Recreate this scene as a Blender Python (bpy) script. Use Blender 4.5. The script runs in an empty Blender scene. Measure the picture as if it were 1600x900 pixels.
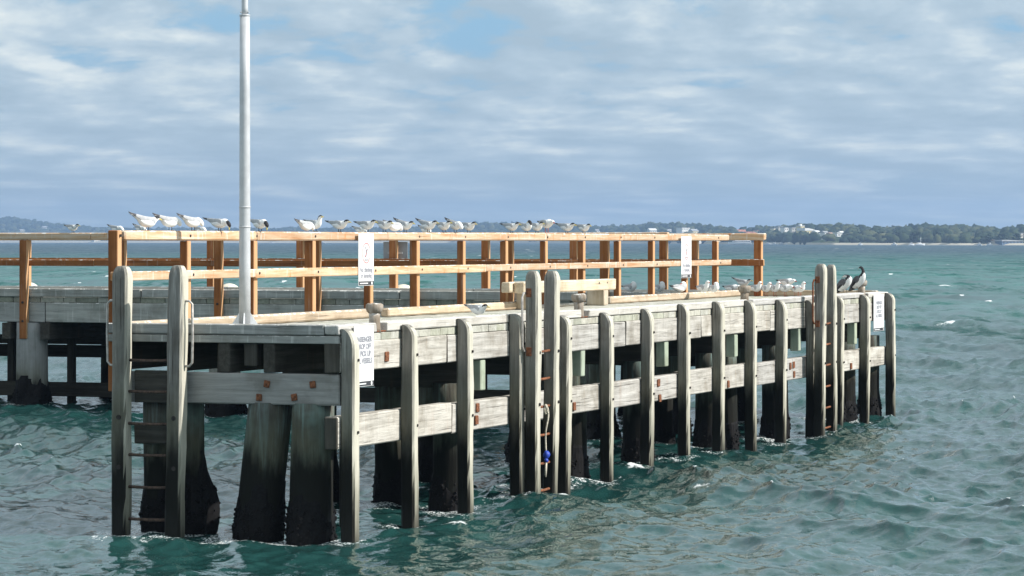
import bpy, bmesh, math, random
import numpy as np
from mathutils import Vector, Matrix, noise as mnoise

random.seed(11)
rng = np.random.default_rng(11)
scene = bpy.context.scene
col = scene.collection

# ------------------------------------------------------------------ site frame
F, YH, H = 4800.0, 377.0, 3.25          # focal length (px of the 1600 px photo), horizon row, eye height
A = math.radians(20.7)
D1 = (math.sin(A), math.cos(A))         # along the berthing face, away from the viewer
D2 = (-math.cos(A), math.sin(A))        # across the jetty head, towards the railing
P0 = (-1.77, 33.8)                      # first fender pile
JR = Matrix.Translation((P0[0], P0[1], 0)) @ Matrix.Rotation(math.atan2(D1[1], D1[0]), 4, 'Z')

def W(s, w):
    return P0[0] + s*D1[0] + w*D2[0], P0[1] + s*D1[1] + w*D2[1]
def s_at(x, w):
    k = (x-800)/F
    return (k*(P0[1]+w*D2[1]) - P0[0] - w*D2[0])/(D1[0]-k*D1[1])
def w_at(x, s):
    k = (x-800)/F
    return (k*(P0[1]+s*D1[1]) - P0[0] - s*D1[0])/(D2[0]-k*D2[1])
def depth(s, w):
    return W(s, w)[1]

# ------------------------------------------------------------------ node helpers
class NT:
    def __init__(self, tree):
        self.t = tree
    def n(self, kind, **kw):
        nd = self.t.nodes.new(kind)
        for k, v in kw.items():
            setattr(nd, k, v)
        return nd
    def link(self, a, b):
        self.t.links.new(a, b)
    def put(self, sock, v):
        if isinstance(v, bpy.types.NodeSocket):
            self.link(v, sock)
        elif isinstance(v, (tuple, list)) and len(v) == 3 and sock.type == 'RGBA':
            sock.default_value = (*v, 1)
        else:
            sock.default_value = v
    def math(self, op, a, b=0.0, c=None, clamp=False):
        nd = self.n('ShaderNodeMath', operation=op, use_clamp=clamp)
        self.put(nd.inputs[0], a); self.put(nd.inputs[1], b)
        if c is not None: self.put(nd.inputs[2], c)
        return nd.outputs[0]
    def vmath(self, op, a, b=(0, 0, 0)):
        nd = self.n('ShaderNodeVectorMath', operation=op)
        self.put(nd.inputs[0], a); self.put(nd.inputs[1], b)
        return nd.outputs['Value'] if op in ('DOT_PRODUCT', 'LENGTH') else nd.outputs[0]
    def mix(self, f, a, b, blend='MIX'):
        nd = self.n('ShaderNodeMix', data_type='RGBA', blend_type=blend)
        self.put(nd.inputs[0], f); self.put(nd.inputs[6], a); self.put(nd.inputs[7], b)
        return nd.outputs[2]
    def ramp(self, f, stops, interp='LINEAR'):
        nd = self.n('ShaderNodeValToRGB')
        cr = nd.color_ramp; cr.interpolation = interp
        while len(cr.elements) < len(stops): cr.elements.new(0.5)
        for e, (p, c) in zip(cr.elements, stops):
            e.position = p
            e.color = (c, c, c, 1) if not isinstance(c, (tuple, list)) else (*c, 1)
        self.put(nd.inputs[0], f)
        return nd.outputs[0]
    def step(self, v, lo, hi):
        nd = self.n('ShaderNodeMapRange', interpolation_type='SMOOTHSTEP')
        self.put(nd.inputs[0], v); self.put(nd.inputs[1], lo); self.put(nd.inputs[2], hi)
        return nd.outputs[0]
    def noise(self, vec, scale, detail=4, rough=.55, dist=0.0):
        nd = self.n('ShaderNodeTexNoise')
        self.put(nd.inputs['Vector'], vec)
        nd.inputs['Scale'].default_value = scale; nd.inputs['Detail'].default_value = detail
        nd.inputs['Roughness'].default_value = rough; nd.inputs['Distortion'].default_value = dist
        return nd.outputs[0]
    def scale(self, vec, s):
        nd = self.n('ShaderNodeMapping')
        self.put(nd.inputs[0], vec); nd.inputs['Scale'].default_value = s
        return nd.outputs[0]
    def xyz(self, vec):
        nd = self.n('ShaderNodeSeparateXYZ'); self.put(nd.inputs[0], vec)
        return nd.outputs
    def comb(self, x, y, z):
        nd = self.n('ShaderNodeCombineXYZ')
        for i, v in enumerate((x, y, z)): self.put(nd.inputs[i], v)
        return nd.outputs[0]
    def bump(self, h, strength, dist=.01, normal=None):
        nd = self.n('ShaderNodeBump')
        nd.inputs['Strength'].default_value = strength; nd.inputs['Distance'].default_value = dist
        self.put(nd.inputs['Height'], h)
        if normal is not None: self.link(normal, nd.inputs['Normal'])
        return nd.outputs[0]

def new_mat(name, color=(.5, .5, .5), rough=.7, metal=0.0, spec=.5):
    m = bpy.data.materials.new(name); m.use_nodes = True
    b = m.node_tree.nodes['Principled BSDF']
    b.inputs['Base Color'].default_value = (*color, 1)
    b.inputs['Roughness'].default_value = rough
    b.inputs['Metallic'].default_value = metal
    b.inputs['Specular IOR Level'].default_value = spec
    return m, NT(m.node_tree), b

_wood = {}
def wood(name, cols, axis, tide=None, drops=0.0, island=None, bump=.5, streak=0.0, green=0.0, rust=0.0, sun_side=True, crack=.5, blotch=.6, pale=None, rcol=(.35, .16, .06), paleamt=1.0, rscale=(9, 9, .8)):
    """Weathered timber: grain along AXIS, blotches, checks, droppings, tide stain."""
    key = (name, axis)
    if key in _wood: return _wood[key]
    m, t, b = new_mat('%s_%s' % (name, 'xyz'[axis]), rough=.85, spec=.2)
    geo = t.n('ShaderNodeNewGeometry'); tc = t.n('ShaderNodeTexCoord'); oi = t.n('ShaderNodeObjectInfo')
    r = t.math('MULTIPLY', oi.outputs['Random'], 37.0)
    p = t.vmath('ADD', tc.outputs['Object'], t.comb(r, r, r))
    s = [16, 16, 16]; s[axis] = .9
    g = t.noise(t.scale(p, s), 1.0, 7, .68, .35)
    c = t.ramp(g, [(.28, cols[0]), (.5, cols[1]), (.72, cols[2])])
    bl = t.noise(p, 2.3, 5, .62)
    c = t.mix(t.math('MULTIPLY', t.step(bl, .42, .72), blotch), c, t.mix(1.0, c, (.50, .47, .42), 'MULTIPLY'))
    if island:
        ri = geo.outputs['Random Per Island']
        c = t.mix(.75, c, t.mix(1.0, c, t.ramp(ri, island, 'CONSTANT'), 'MULTIPLY'))
    else:
        c = t.mix(1.0, c, t.mix(t.math('FRACT', t.math('MULTIPLY', oi.outputs['Random'], 7.31)), (.86, .86, .87), (1.06, 1.04, 1.0)), 'MULTIPLY')
    s2 = [46, 46, 46]; s2[axis] = 1.1
    ck = t.noise(t.scale(p, s2), 1.0, 3, .5, .2)
    ckm = t.step(ck, .36, .27)
    c = t.mix(t.math('MULTIPLY', ckm, crack), c, (.07, .06, .05))
    if green:
        gm = t.math('MULTIPLY', t.step(t.noise(p, 1.7, 4, .6), .45, .7), green)
        c = t.mix(gm, c, (.18, .27, .24))
    if rust:
        s3 = rscale
        rm = t.math('MULTIPLY', t.step(t.noise(t.scale(p, s3), 1.0, 4, .6), .58, .75), rust)
        c = t.mix(rm, c, rcol)
    nz = t.xyz(geo.outputs['Normal'])[2]
    if drops:
        up = t.step(nz, .3, .8)
        d1 = t.step(t.noise(p, 7.0, 6, .75), .50, .60)
        dm = t.math('MULTIPLY', t.math('MULTIPLY', up, d1), drops)
        c = t.mix(dm, c, (.78, .76, .72))
    if streak:
        sv = [20, 20, .9]
        sm = t.step(t.noise(t.scale(p, sv), 1.0, 4, .6), .57, .70)
        sm = t.math('MULTIPLY', sm, t.math('SUBTRACT', 1.0, t.math('ABSOLUTE', nz)))
        c = t.mix(t.math('MULTIPLY', sm, streak), c, (.75, .73, .69))
    if pale:            # sunlit side made paler: sunlight painted into the timber colour
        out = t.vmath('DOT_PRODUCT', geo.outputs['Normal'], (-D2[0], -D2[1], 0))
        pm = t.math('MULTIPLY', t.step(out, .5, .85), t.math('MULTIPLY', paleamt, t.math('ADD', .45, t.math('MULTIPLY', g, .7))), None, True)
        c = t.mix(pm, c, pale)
    rgh = .85
    if tide:
        z = t.xyz(geo.outputs['Position'])[2]
        nn = t.noise(t.scale(p, (5, 5, 1.2)), 1.0, 5, .6)
        zz = t.math('ADD', z, t.math('MULTIPLY', t.math('SUBTRACT', nn, .5), 1.0))
        if sun_side:      # tide stain kept lower on the sunlit side, painting in its brightness
            out = t.vmath('DOT_PRODUCT', geo.outputs['Normal'], (-D2[0], -D2[1], 0))
            zz = t.math('ADD', zz, t.math('MULTIPLY', t.step(out, .5, .85), .88))
        olive = t.step(zz, tide[0]+.45, tide[0]-.15)
        c = t.mix(t.math('MULTIPLY', olive, .55), c, (.115, .115, .075))
        wet = t.step(zz, tide[0], tide[1])
        c = t.mix(t.math('MULTIPLY', wet, .97), c, (.0075, .0075, .006))
        zw = t.step(zz, .35, .1)
        rgh = t.math('SUBTRACT', .88, t.math('MULTIPLY', zw, .40))
        b.inputs['Specular IOR Level'].default_value = .18
    t.put(b.inputs['Base Color'], c); t.put(b.inputs['Roughness'], rgh)
    hgt = t.math('SUBTRACT', g, t.math('MULTIPLY', ckm, .8))
    t.link(t.bump(hgt, bump, .02), b.inputs['Normal'])
    _wood[key] = m
    return m

GREYF = ((.15, .142, .128), (.235, .224, .203), (.335, .32, .29))
WHITEB = ((.27, .252, .225), (.47, .45, .415), (.62, .60, .56))
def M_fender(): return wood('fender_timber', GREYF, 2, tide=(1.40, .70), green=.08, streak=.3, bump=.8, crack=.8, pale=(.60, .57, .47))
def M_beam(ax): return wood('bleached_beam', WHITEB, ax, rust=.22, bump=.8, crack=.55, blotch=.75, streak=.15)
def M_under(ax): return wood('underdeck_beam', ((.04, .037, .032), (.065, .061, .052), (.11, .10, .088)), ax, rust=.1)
def M_endbeam(ax): return wood('end_beam', ((.22, .215, .20), (.32, .315, .30), (.43, .42, .40)), ax, rust=.12, bump=.4)
def M_kerb(ax): return wood('kerb_timber', ((.40, .38, .35), (.53, .51, .475), (.64, .625, .59)), ax, drops=.9, streak=.35, blotch=.4)
def M_inner(ax): return wood('inner_kerb_timber', ((.34, .25, .17), (.50, .40, .29), (.61, .53, .43)), ax, drops=.9, streak=.2, blotch=.4)
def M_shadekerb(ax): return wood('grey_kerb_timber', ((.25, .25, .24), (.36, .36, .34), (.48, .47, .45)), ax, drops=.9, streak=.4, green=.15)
ISL = [(0, (1, 1, 1)), (.3, (.84, .86, .76)), (.42, (1, .97, .92)), (.66, (.80, .82, .72)), (.76, (.92, .90, .86)), (.93, (.62, .64, .57))]
def M_plank(): return wood('deck_plank', ((.36, .355, .31), (.47, .465, .41), (.57, .56, .50)), 1, island=ISL, drops=.5, streak=.2)
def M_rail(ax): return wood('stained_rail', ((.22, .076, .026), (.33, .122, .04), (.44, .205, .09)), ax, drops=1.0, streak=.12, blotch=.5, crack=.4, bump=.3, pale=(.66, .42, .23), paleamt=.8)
def M_toprail(ax): return wood('worn_rail', ((.45, .21, .088), (.58, .41, .27), (.67, .595, .51)), ax, drops=1.0, streak=.45, rust=.85, rcol=(.50, .19, .05), rscale=(5, 5, 3), blotch=.25, crack=.3, bump=.4)
def M_pile(): return wood('round_pile', ((.045, .042, .035), (.09, .088, .076), (.18, .26, .25)), 2, tide=(1.1, .65), green=.5, bump=.7, sun_side=False)
def M_apile(): return wood('pale_pile', ((.25, .25, .24), (.33, .33, .32), (.40, .40, .39)), 2, tide=(.75, .35), bump=.3, sun_side=False, crack=.15)
def M_bench(ax): return wood('bench_timber', ((.45, .36, .25), (.60, .51, .39), (.70, .62, .51)), ax, drops=.5)
def M_dark(ax): return wood('tarred_timber', ((.02, .02, .017), (.04, .038, .032), (.07, .065, .055)), ax)
def M_bollard(): return wood('bollard_timber', ((.16, .12, .09), (.30, .25, .20), (.44, .40, .36)), 2, drops=1.0, streak=.4, crack=.7)

def simple(name, color, rough=.7, metal=0., var=.25, scale=12., spec=.4):
    m, t, b = new_mat(name, color, rough, metal, spec)
    tc = t.n('ShaderNodeTexCoord')
    n = t.noise(tc.outputs['Object'], scale, 5, .6)
    c = t.mix(t.step(n, .3, .7), tuple(v*(1-var) for v in color), tuple(min(1, v*(1+var*.6)) for v in color))
    t.put(b.inputs['Base Color'], c)
    t.link(t.bump(n, .15, .01), b.inputs['Normal'])
    return m
m_rust = simple('rusty_iron', (.22, .085, .04), .85, .2, .6, 30)
m_dkrust = simple('dark_rusty_rung', (.10, .065, .05), .85, .2, .5, 30)
m_dkbolt = simple('dark_bolt', (.04, .034, .03), .7, .3, .5, 30)
m_galv = simple('galvanised_steel', (.50, .51, .52), .5, .15, .10, 7)
m_handle = simple('worn_pipe', (.50, .46, .42), .5, .35, .3, 20)
m_white = simple('sign_white', (.74, .74, .73), .5, 0, .03, 3)
m_black = simple('sign_black', (.045, .045, .05), .5, 0, .1, 3)
m_red = simple('sign_red', (.68, .20, .20), .5, 0, .05, 3)
m_ink = simple('sign_ink', (.27, .27, .30), .5, 0, .05, 3)
m_backsign = simple('sign_back', (.33, .34, .36), .5, .3, .08, 5)
m_rope = simple('pale_rope', (.62, .56, .45), .9, 0, .3, 40)
m_blue = simple('blue_float', (.02, .06, .40), .5, 0, .2, 30)
m_mussel = simple('mussels', (.007, .0065, .007), .7, 0, .6, 40, .15)
m_cap = simple('pile_cap_white', (.74, .70, .58), .6, 0, .12, 6)

# ------------------------------------------------------------------ mesh helpers
def tag(o, label, cat, group=None, kind=None):
    if label: o['label'] = label
    if cat: o['category'] = cat
    if group: o['group'] = group
    if kind: o['kind'] = kind
    return o

def thing(name, base, label, cat, group=None, world=False, rotz=0.):
    """Empty at the thing's base; base in jetty coordinates (s, w, z) unless WORLD."""
    o = bpy.data.objects.new(name, None); col.objects.link(o)
    o.empty_display_size = .2
    if world:
        o.matrix_world = Matrix.Translation(base) @ Matrix.Rotation(rotz, 4, 'Z')
    else:
        o.matrix_world = JR @ Matrix.Translation(base)
    o['_base'] = tuple(base)
    return tag(o, label, cat, group)

class MB:
    def __init__(self):
        self.bm = bmesh.new()
    def box(self, x0, x1, y0, y1, z0, z1, bev=.008, jit=.003, mat=0, rot=None):
        bm = self.bm
        vs = [bm.verts.new((x+random.uniform(-jit, jit), y+random.uniform(-jit, jit), z+random.uniform(-jit, jit)))
              for x in (x0, x1) for y in (y0, y1) for z in (z0, z1)]
        if rot is not None:
            c = Vector(((x0+x1)/2, (y0+y1)/2, (z0+z1)/2))
            for v in vs: v.co = c + rot @ (v.co-c)
        fs = [bm.faces.new([vs[i] for i in q]) for q in
              ((0, 1, 3, 2), (4, 6, 7, 5), (0, 4, 5, 1), (2, 3, 7, 6), (0, 2, 6, 4), (1, 5, 7, 3))]
        for f in fs: f.material_index = mat
        if bev > 0:
            es = {e for f in fs for e in f.edges}
            bmesh.ops.bevel(bm, geom=list(es), offset=bev, segments=1, affect='EDGES', profile=.5)
        return self
    def rings(self, rings, cap=True, mat=0, smooth=True):
        bm = self.bm
        vr = [[bm.verts.new(p) for p in r] for r in rings]
        n = len(vr[0])
        for a, b in zip(vr, vr[1:]):
            for i in range(n):
                f = bm.faces.new((a[i], a[(i+1) % n], b[(i+1) % n], b[i]))
                f.material_index = mat; f.smooth = smooth
        if cap:
            f = bm.faces.new(list(reversed(vr[0]))); f.material_index = mat
            f = bm.faces.new(vr[-1]); f.material_index = mat
        return vr
    def tube(self, pts, r, n=8, mat=0, radii=None):
        pts = [Vector(p) for p in pts]; rings = []
        for i, p in enumerate(pts):
            d = (pts[min(i+1, len(pts)-1)]-pts[max(i-1, 0)]).normalized()
            u = d.orthogonal().normalized() if i == 0 else (u - d*u.dot(d)).normalized()
            v = d.cross(u); rr = radii[i] if radii else r
            rings.append([p+u*math.cos(a)*rr+v*math.sin(a)*rr for a in (k*2*math.pi/n for k in range(n))])
        self.rings(rings, True, mat); return self
    def blob(self, c, r, sub=1, jit=.25, sq=(1, 1, 1), mat=0, smooth=True):
        res = bmesh.ops.create_icosphere(self.bm, subdivisions=sub, radius=1.0)
        off = Vector((random.random()*50, random.random()*50, random.random()*50))
        for v in res['verts']:
            k = 1 + jit*mnoise.noise(v.co*1.6+off)*1.6
            v.co = Vector((c[0]+v.co.x*r*sq[0]*k, c[1]+v.co.y*r*sq[1]*k, c[2]+v.co.z*r*sq[2]*k))
        for f in {f for v in res['verts'] for f in v.link_faces}:
            f.smooth = smooth; f.material_index = mat
        return self
    def build(self, name, mats, parent=None, raw=False, label=None):
        bm = self.bm
        bmesh.ops.recalc_face_normals(bm, faces=bm.faces[:])
        if parent is not None and not raw:
            root = parent if '_base' in parent else parent.parent
            b = Vector(root['_base'])
            for v in bm.verts: v.co -= b
        me = bpy.data.meshes.new(name); bm.to_mesh(me); bm.free()
        for m in (mats if isinstance(mats, (list, tuple)) else [mats]): me.materials.append(m)
        o = bpy.data.objects.new(name, me); col.objects.link(o)
        if parent is not None: o.parent = parent
        if label: o['label'] = label
        return o

# ================================================================== JETTY HEAD
PITCH = 24.9/14
OUT = .088                                # outer face of the beams (w)
S0, S1 = -.13, 25.1
ZK0, ZK1 = 2.222, 2.322                   # kerb
ZD0, ZD1 = 2.134, 2.219                   # deck boards
FOAMPTS = []
BOLL = [s_at(x, .10) for x in (594, 912, 1170, 1352)]

head = thing('jetty_head', (0, 0, 0), 'weathered grey timber jetty head on rows of tall fender piles', 'jetty')

def square_pile(a_s, a_w, s, w, top, style, bottom=-1.3, r=.13):
    m = MB(); rings = []
    lv = [bottom] + [bottom + (top-r-bottom)*i/22 for i in range(1, 23)]
    lv += [top-r+r*math.sin(k*math.pi/2/7) for k in range(1, 8)]
    off = Vector((random.random()*99, random.random()*99, random.random()*99))
    lean_s, lean_w = random.uniform(-.010, .010), random.uniform(-.012, .006)
    ch = .022
    for z in lv:
        t = max(0., (z-(top-r))/r)
        k = math.sqrt(max(0., 1-t*t))
        s0, s1, w0, w1 = -a_s, a_s, -a_w, a_w
        if style == 'fender':
            w0 = -a_w + (2*a_w-.03)*(1-k)
        else:
            w0 = -a_w*(.35+.65*k); w1 = a_w*(.35+.65*k)
            s0 = -a_s*(.55+.45*k); s1 = a_s*(.55+.45*k)
        c2 = min(ch, (w1-w0)*.3)
        pts = [(s0+ch, w0), (0, w0), (s1-ch, w0), (s1, w0+c2), (s1, (w0+w1)/2), (s1, w1-c2), (s1-ch, w1), (0, w1), (s0+ch, w1), (s0, w1-c2), (s0, (w0+w1)/2), (s0, w0+c2)]
        rg = []
        for (ps, pw) in pts:
            q = Vector((ps*4, pw*4, z*1.1))+off
            d = .016*mnoise.noise(q) + .007*mnoise.noise(q*5)
            L = math.hypot(ps, pw) or 1
            rg.append((s+ps*(1+d/L)+lean_s*(z-2), w+pw*(1+d/L)+lean_w*(z-2), z))
        rings.append(rg)
    m.rings(rings, True, smooth=False)
    return m

tops = [2.285, 2.30, 2.34, 2.33, 2.29, 2.29, 2.30, 2.33, 2.32, 2.33, 2.30, 2.27, 2.28, 2.30, 2.31]
xf = [547, 640, 727, 808, 882, 948, 1012, 1069, 1123, 1173, 1221, 1268, 1311, 1352, 1391]
for i in range(15):
    s = s_at(xf[i], 0)
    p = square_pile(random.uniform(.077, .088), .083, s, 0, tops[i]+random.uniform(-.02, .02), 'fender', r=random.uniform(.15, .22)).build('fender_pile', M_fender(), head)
    FOAMPTS.append((W(s, 0), .10, 1.0))
    for z in (1.93+random.uniform(-.05, .05), 1.12+random.uniform(-.05, .05)):
        b = MB(); b.tube([(s+.02, -.098, z), (s+.02, -.078, z)], .016, 8); b.build('bolt', m_dkbolt, p)

# kerb pieces with notches at the bollards
cuts = [S0]
for b in BOLL: cuts += [b-.12, b+.20]
cuts.append(S1)
for a, b in zip(cuts[0::2], cuts[1::2]):
    n = max(1, round((b-a)/5.5))
    for k in range(n):
        m = MB(); m.box(a+(b-a)*k/n+.004, a+(b-a)*(k+1)/n-.004, OUT, .27, ZK0, ZK1+random.uniform(-.012, .012), .012, .006)
        m.build('kerb', M_kerb(0), head)
# end planks on the near end
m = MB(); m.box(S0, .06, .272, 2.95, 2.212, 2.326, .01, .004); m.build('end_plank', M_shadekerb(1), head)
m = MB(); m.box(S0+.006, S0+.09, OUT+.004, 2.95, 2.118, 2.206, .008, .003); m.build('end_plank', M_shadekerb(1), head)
m = MB(); m.box(S1-.16, S1, .275, 2.9, ZK0, 2.33, .01, .004); m.build('end_plank', M_inner(1), head)
# deck boards
m = MB(); s = S0+.095
while s < S1-.1:
    wd = random.uniform(.2, .36)
    m.box(s, s+wd-.007, OUT+.006+random.uniform(0, .008), 2.95, ZD0, ZD1-random.uniform(0, .006), .004, .001)
    s += wd
m.build('deck_boards', M_plank(), head)
# edge beams
def shaded_endgrain(o):  # near end faces darkened: end grain with shade painted in
    for p in o.data.polygons:
        if p.normal.x < -.5: p.material_index = 1
js = [S0+.01, 3.05, 6.05, 9.75, 13.3, 17.1, 20.6, S1-.02]
for a, b in zip(js, js[1:]):
    m = MB(); m.box(a, b-.012, OUT+random.uniform(-.004, .006), .275, 1.795+random.uniform(-.01, .01), 2.13, .012, .005)
    shaded_endgrain(m.build('edge_beam', [M_beam(0), M_under(2)], head))
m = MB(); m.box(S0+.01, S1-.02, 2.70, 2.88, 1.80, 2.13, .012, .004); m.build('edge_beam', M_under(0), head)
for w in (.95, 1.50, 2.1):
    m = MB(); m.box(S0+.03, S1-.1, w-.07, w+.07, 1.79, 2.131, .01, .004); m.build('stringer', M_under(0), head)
# lower waler
js = [-.17, 3.2, 6.9, 8.9, 12.4, 16.0, 19.8, S1-.05]
for a, b in zip(js, js[1:]):
    zt = 1.31+random.uniform(-.015, .015)
    m = MB(); m.box(a, b-.012, OUT+random.uniform(-.003, .006), .25, zt-.355, zt, .014, .007)
    shaded_endgrain(m.build('lower_beam', [M_beam(0), M_under(2)], head))
# bents: cap beam, chock, piles
BENTS = [0.0] + [s_at(x, .2) for x in (745, 902, 1033, 1142, 1242, 1330)]
def round_pile(s, w, r, top, lean=0., bottom=-1.4, mat=None, parent=None, mussel=0, ms=1.0, leanw=0.):
    m = MB(); rings = []
    off = Vector((random.random()*99, 0, random.random()*99)); n = 22
    for i in range(15):
        z = bottom+(top-bottom)*i/14
        rg = []
        for k in range(n):
            a = 2*math.pi*k/n
            d = .018*mnoise.noise(Vector((math.cos(a)*1.5, math.sin(a)*1.5, z*.8))+off)+.006*mnoise.noise(Vector((math.cos(a)*6, math.sin(a)*6, z))+off)
            rr = r*(1.05-.03*(z-bottom)) + d
            rg.append((s+math.cos(a)*rr+lean*(top-z), w+math.sin(a)*rr+leanw*(top-z), z))
        rings.append(rg)
    m.rings(rings)
    p = m.build('round_pile', mat or M_pile(), parent or head)
    FOAMPTS.append((W(s+lean*top, w+leanw*top), r, 1.2))
    if mussel:
        mm = MB(); zt = .40*ms; o2 = Vector((random.random()*99, 0, 5)); rg = []
        def crust(a, z):
            q = Vector((math.cos(a)*1.6, math.sin(a)*1.6, z*2.2))+o2
            za = zt*(.62+.75*(.5+mnoise.noise(Vector((math.cos(a)*1.3, math.sin(a)*1.3, 7))+o2)))
            k = max(0., 1-max(0., z)/za)
            return r*(1.0 if z < za else .9)+(.015+(.09 if ms > 1.25 else .03)*ms*max(0., .55+mnoise.noise(q)))*min(1., k*1.8)*k**.3+.012*mnoise.noise(q*5)
        for iz in range(13):
            z = -.5+(zt*1.3+.5)*iz/12
            rg.append([(s+math.cos(a)*crust(a, z)+lean*(top-z), w+math.sin(a)*crust(a, z)+leanw*(top-z), z) for a in (k*2*math.pi/30 for k in range(30))])
        mm.rings(rg, True, smooth=False)
        for _ in range(mussel*2):
            a = random.uniform(0, 2*math.pi); z = random.uniform(-.2, zt*.75)
            rr = crust(a, z); q = random.uniform(.010, .024)
            mm.blob((s+math.cos(a)*rr+lean*(top-z), w+math.sin(a)*rr+leanw*(top-z), z), q, 1, .35, smooth=False)
        mm.build('mussel_crust', m_mussel, p)['kind'] = 'stuff'
    return p

for i, s in enumerate(BENTS):
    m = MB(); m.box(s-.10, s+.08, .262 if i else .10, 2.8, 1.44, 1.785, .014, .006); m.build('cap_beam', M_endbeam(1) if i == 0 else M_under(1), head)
    if i:
        m = MB(); m.box(s-.09, s+.07, .11, .258, 1.43+random.uniform(-.03, .03), 1.79, .01, .004)
        m.build('chock', wood('green_chock', ((.30, .36, .27), (.40, .46, .36), (.50, .54, .45)), 2), head)
        round_pile(s-.12, .52, .22, 1.5, random.uniform(-.03, .03), mussel=90)
        if i % 2 == 0: round_pile(s+.62, .50, .21, 1.5, random.uniform(-.03, .03), mussel=70)
        round_pile(s+.05, 2.35, .22, 1.5, random.uniform(-.05, .05), mussel=110, ms=1.3)
        if i % 3 == 1: round_pile(s+.1, 1.4, .2, 1.5, .02, mussel=60)
round_pile(.12, w_at(422, .1), .255, 1.46, .0, mussel=150, leanw=.11, ms=1.1)
round_pile(.10, w_at(489, .1), .245, 1.46, .0, mussel=120, leanw=.02)
round_pile(.10, w_at(250, .1), .19, 1.46, 0, mussel=150, ms=1.2)
round_pile(.25, w_at(300, .25), .15, 1.46, 0, mussel=140, ms=1.7)
# cap beam fixings
for (x, y) in ((416, 600), (488, 601), (404, 621), (459, 621)):
    w = w_at(x, -.12); d = depth(-.12, w); z = H-(y-YH)/F*d
    m = MB(); m.box(-.122, -.098, w-.035, w+.035, z-.038, z+.038, .006, .003, rot=Matrix.Rotation(random.uniform(-.2, .2), 3, 'X')); m.build('bolt', m_rust, head)
for x, y in ((603, 557), (745, 637), (743, 656), (896, 635), (1028, 598), (1030, 622), (1137, 600), (1239, 570), (1240, 585), (1234, 572), (1329, 572), (945, 527)):
    s = s_at(x, OUT); d = depth(s, OUT); z = H-(y-YH)/F*d
    m = MB(); m.box(s-.05, s+.05, .066, .086, z-.055, z+.055, .006, .004); m.build('bolt_plate', m_rust, head)
# vertical timbers hanging at the end (stub ends of stringers and a short post)
for x, x2, zb in ((338, 362, 1.77), (382, 401, 1.86)):
    w = w_at((x+x2)/2, -.05)
    m = MB(); m.box(-.06, .12, w-.08, w+.08, zb, 2.115, .01, .004); m.build('stub_post', M_under(2), head)
m = MB(); w = w_at(528, -.04); m.box(-.02, .10, w-.10, w-.0, .1, 1.30, .01, .004); m.build('short_post', M_fender(), head)
# inner kerb on the railing side
kx = [s_at(x, 2.80) for x in (150, 583, 599, 806, 815, 1163)]
for a, b in ((S0, kx[1]), (kx[2], kx[3]), (s_at(948, 2.8), kx[5])):
    m = MB(); m.box(a, b, 2.72, 2.85, ZD1+.003, 2.342, .02, .006); m.build('inner_kerb', M_inner(0), head)
m = MB(); m.box(kx[3]+.02, s_at(945, 2.8), 2.74, 2.85, ZD1+.003, 2.27, .02, .006); m.build('inner_kerb', M_kerb(0), head)
m = MB(); m.box(kx[5]+.05, S1-.2, 2.76, 2.86, ZD1+.003, 2.30, .02, .006); m.build('inner_kerb', M_inner(0), head)
m = MB(); m.box(S1-.12, S1+.03, .45, 2.75, 1.44, 1.785, .014, .006); m.build('cap_beam', M_under(1), head)
round_pile(S1-.25, .4, .2, 1.5, 0, mussel=80)

# ================================================================== APPROACH JETTY
SA0, SA1 = 20.9, 24.75
appr = thing('approach_jetty', (SA0, 3.0, 0), 'long grey approach jetty with orange railings running behind the jetty head', 'jetty')
wj = [3.0, 6.6, w_at(70, SA0), 17.5, 22, 27]
wj = sorted(wj)
for a, b in zip(wj, wj[1:]):
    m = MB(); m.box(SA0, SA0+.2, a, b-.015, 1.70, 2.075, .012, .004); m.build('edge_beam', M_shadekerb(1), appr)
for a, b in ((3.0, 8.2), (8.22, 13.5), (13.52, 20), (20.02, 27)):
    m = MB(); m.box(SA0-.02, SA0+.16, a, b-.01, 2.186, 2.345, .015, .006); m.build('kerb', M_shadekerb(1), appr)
    m = MB(); m.box(SA1-.16, SA1, a, b-.01, 2.186, 2.33, .015, .006); m.build('kerb', M_kerb(1), appr)
    m = MB(); m.box(SA1-.2, SA1-.02, a, b-.01, 1.70, 2.075, .01, .004); m.build('edge_beam', M_under(1), appr)
m = MB(); w = 2.99
while w < 27:
    wd = random.uniform(.25, .6); m.box(SA0+.02, SA1-.01, w, w+wd-.012, 2.08, 2.182-random.uniform(0, .005), .004, .001); w += wd
m.build('deck_boards', wood('approach_plank', ((.22, .22, .19), (.30, .30, .26), (.38, .37, .33)), 0, island=ISL, drops=.5), appr)
DOMEX = (45, 358, 630)
for x in (56, 357, 640, 900):
    w = w_at(x, SA0+.35)
    round_pile(SA0+.2, w, .31, 1.69, 0, mat=M_apile(), parent=appr, mussel=120, ms=1.3)
    round_pile(SA1-.5, w-.1, .26, 1.69, 0, mat=M_pile(), parent=appr, mussel=80)
    for dw in (-.42, .42):
        m = MB(); m.box(SA0-.05, SA1-.2, w+dw-.1, w+dw+.1, 1.37, 1.69, .012, .005); m.build('cap_beam', M_under(0), appr)
for x in DOMEX:
    w = w_at(x, SA1+.3)
    round_pile(SA1+.3, w, .2, 2.2, 0, mat=M_pile(), parent=appr)
    m = MB(); rings = []
    for k in range(9):
        a = k/8*math.pi/2*.97; rings.append([(SA1+.3+.235*math.cos(a)*math.cos(q), w+.235*math.cos(a)*math.sin(q), 2.2+.20*math.sin(a)) for q in (j*math.pi/12 for j in range(24))])
    m.rings(rings); m.build('pile_cap', m_cap, appr)
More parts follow.
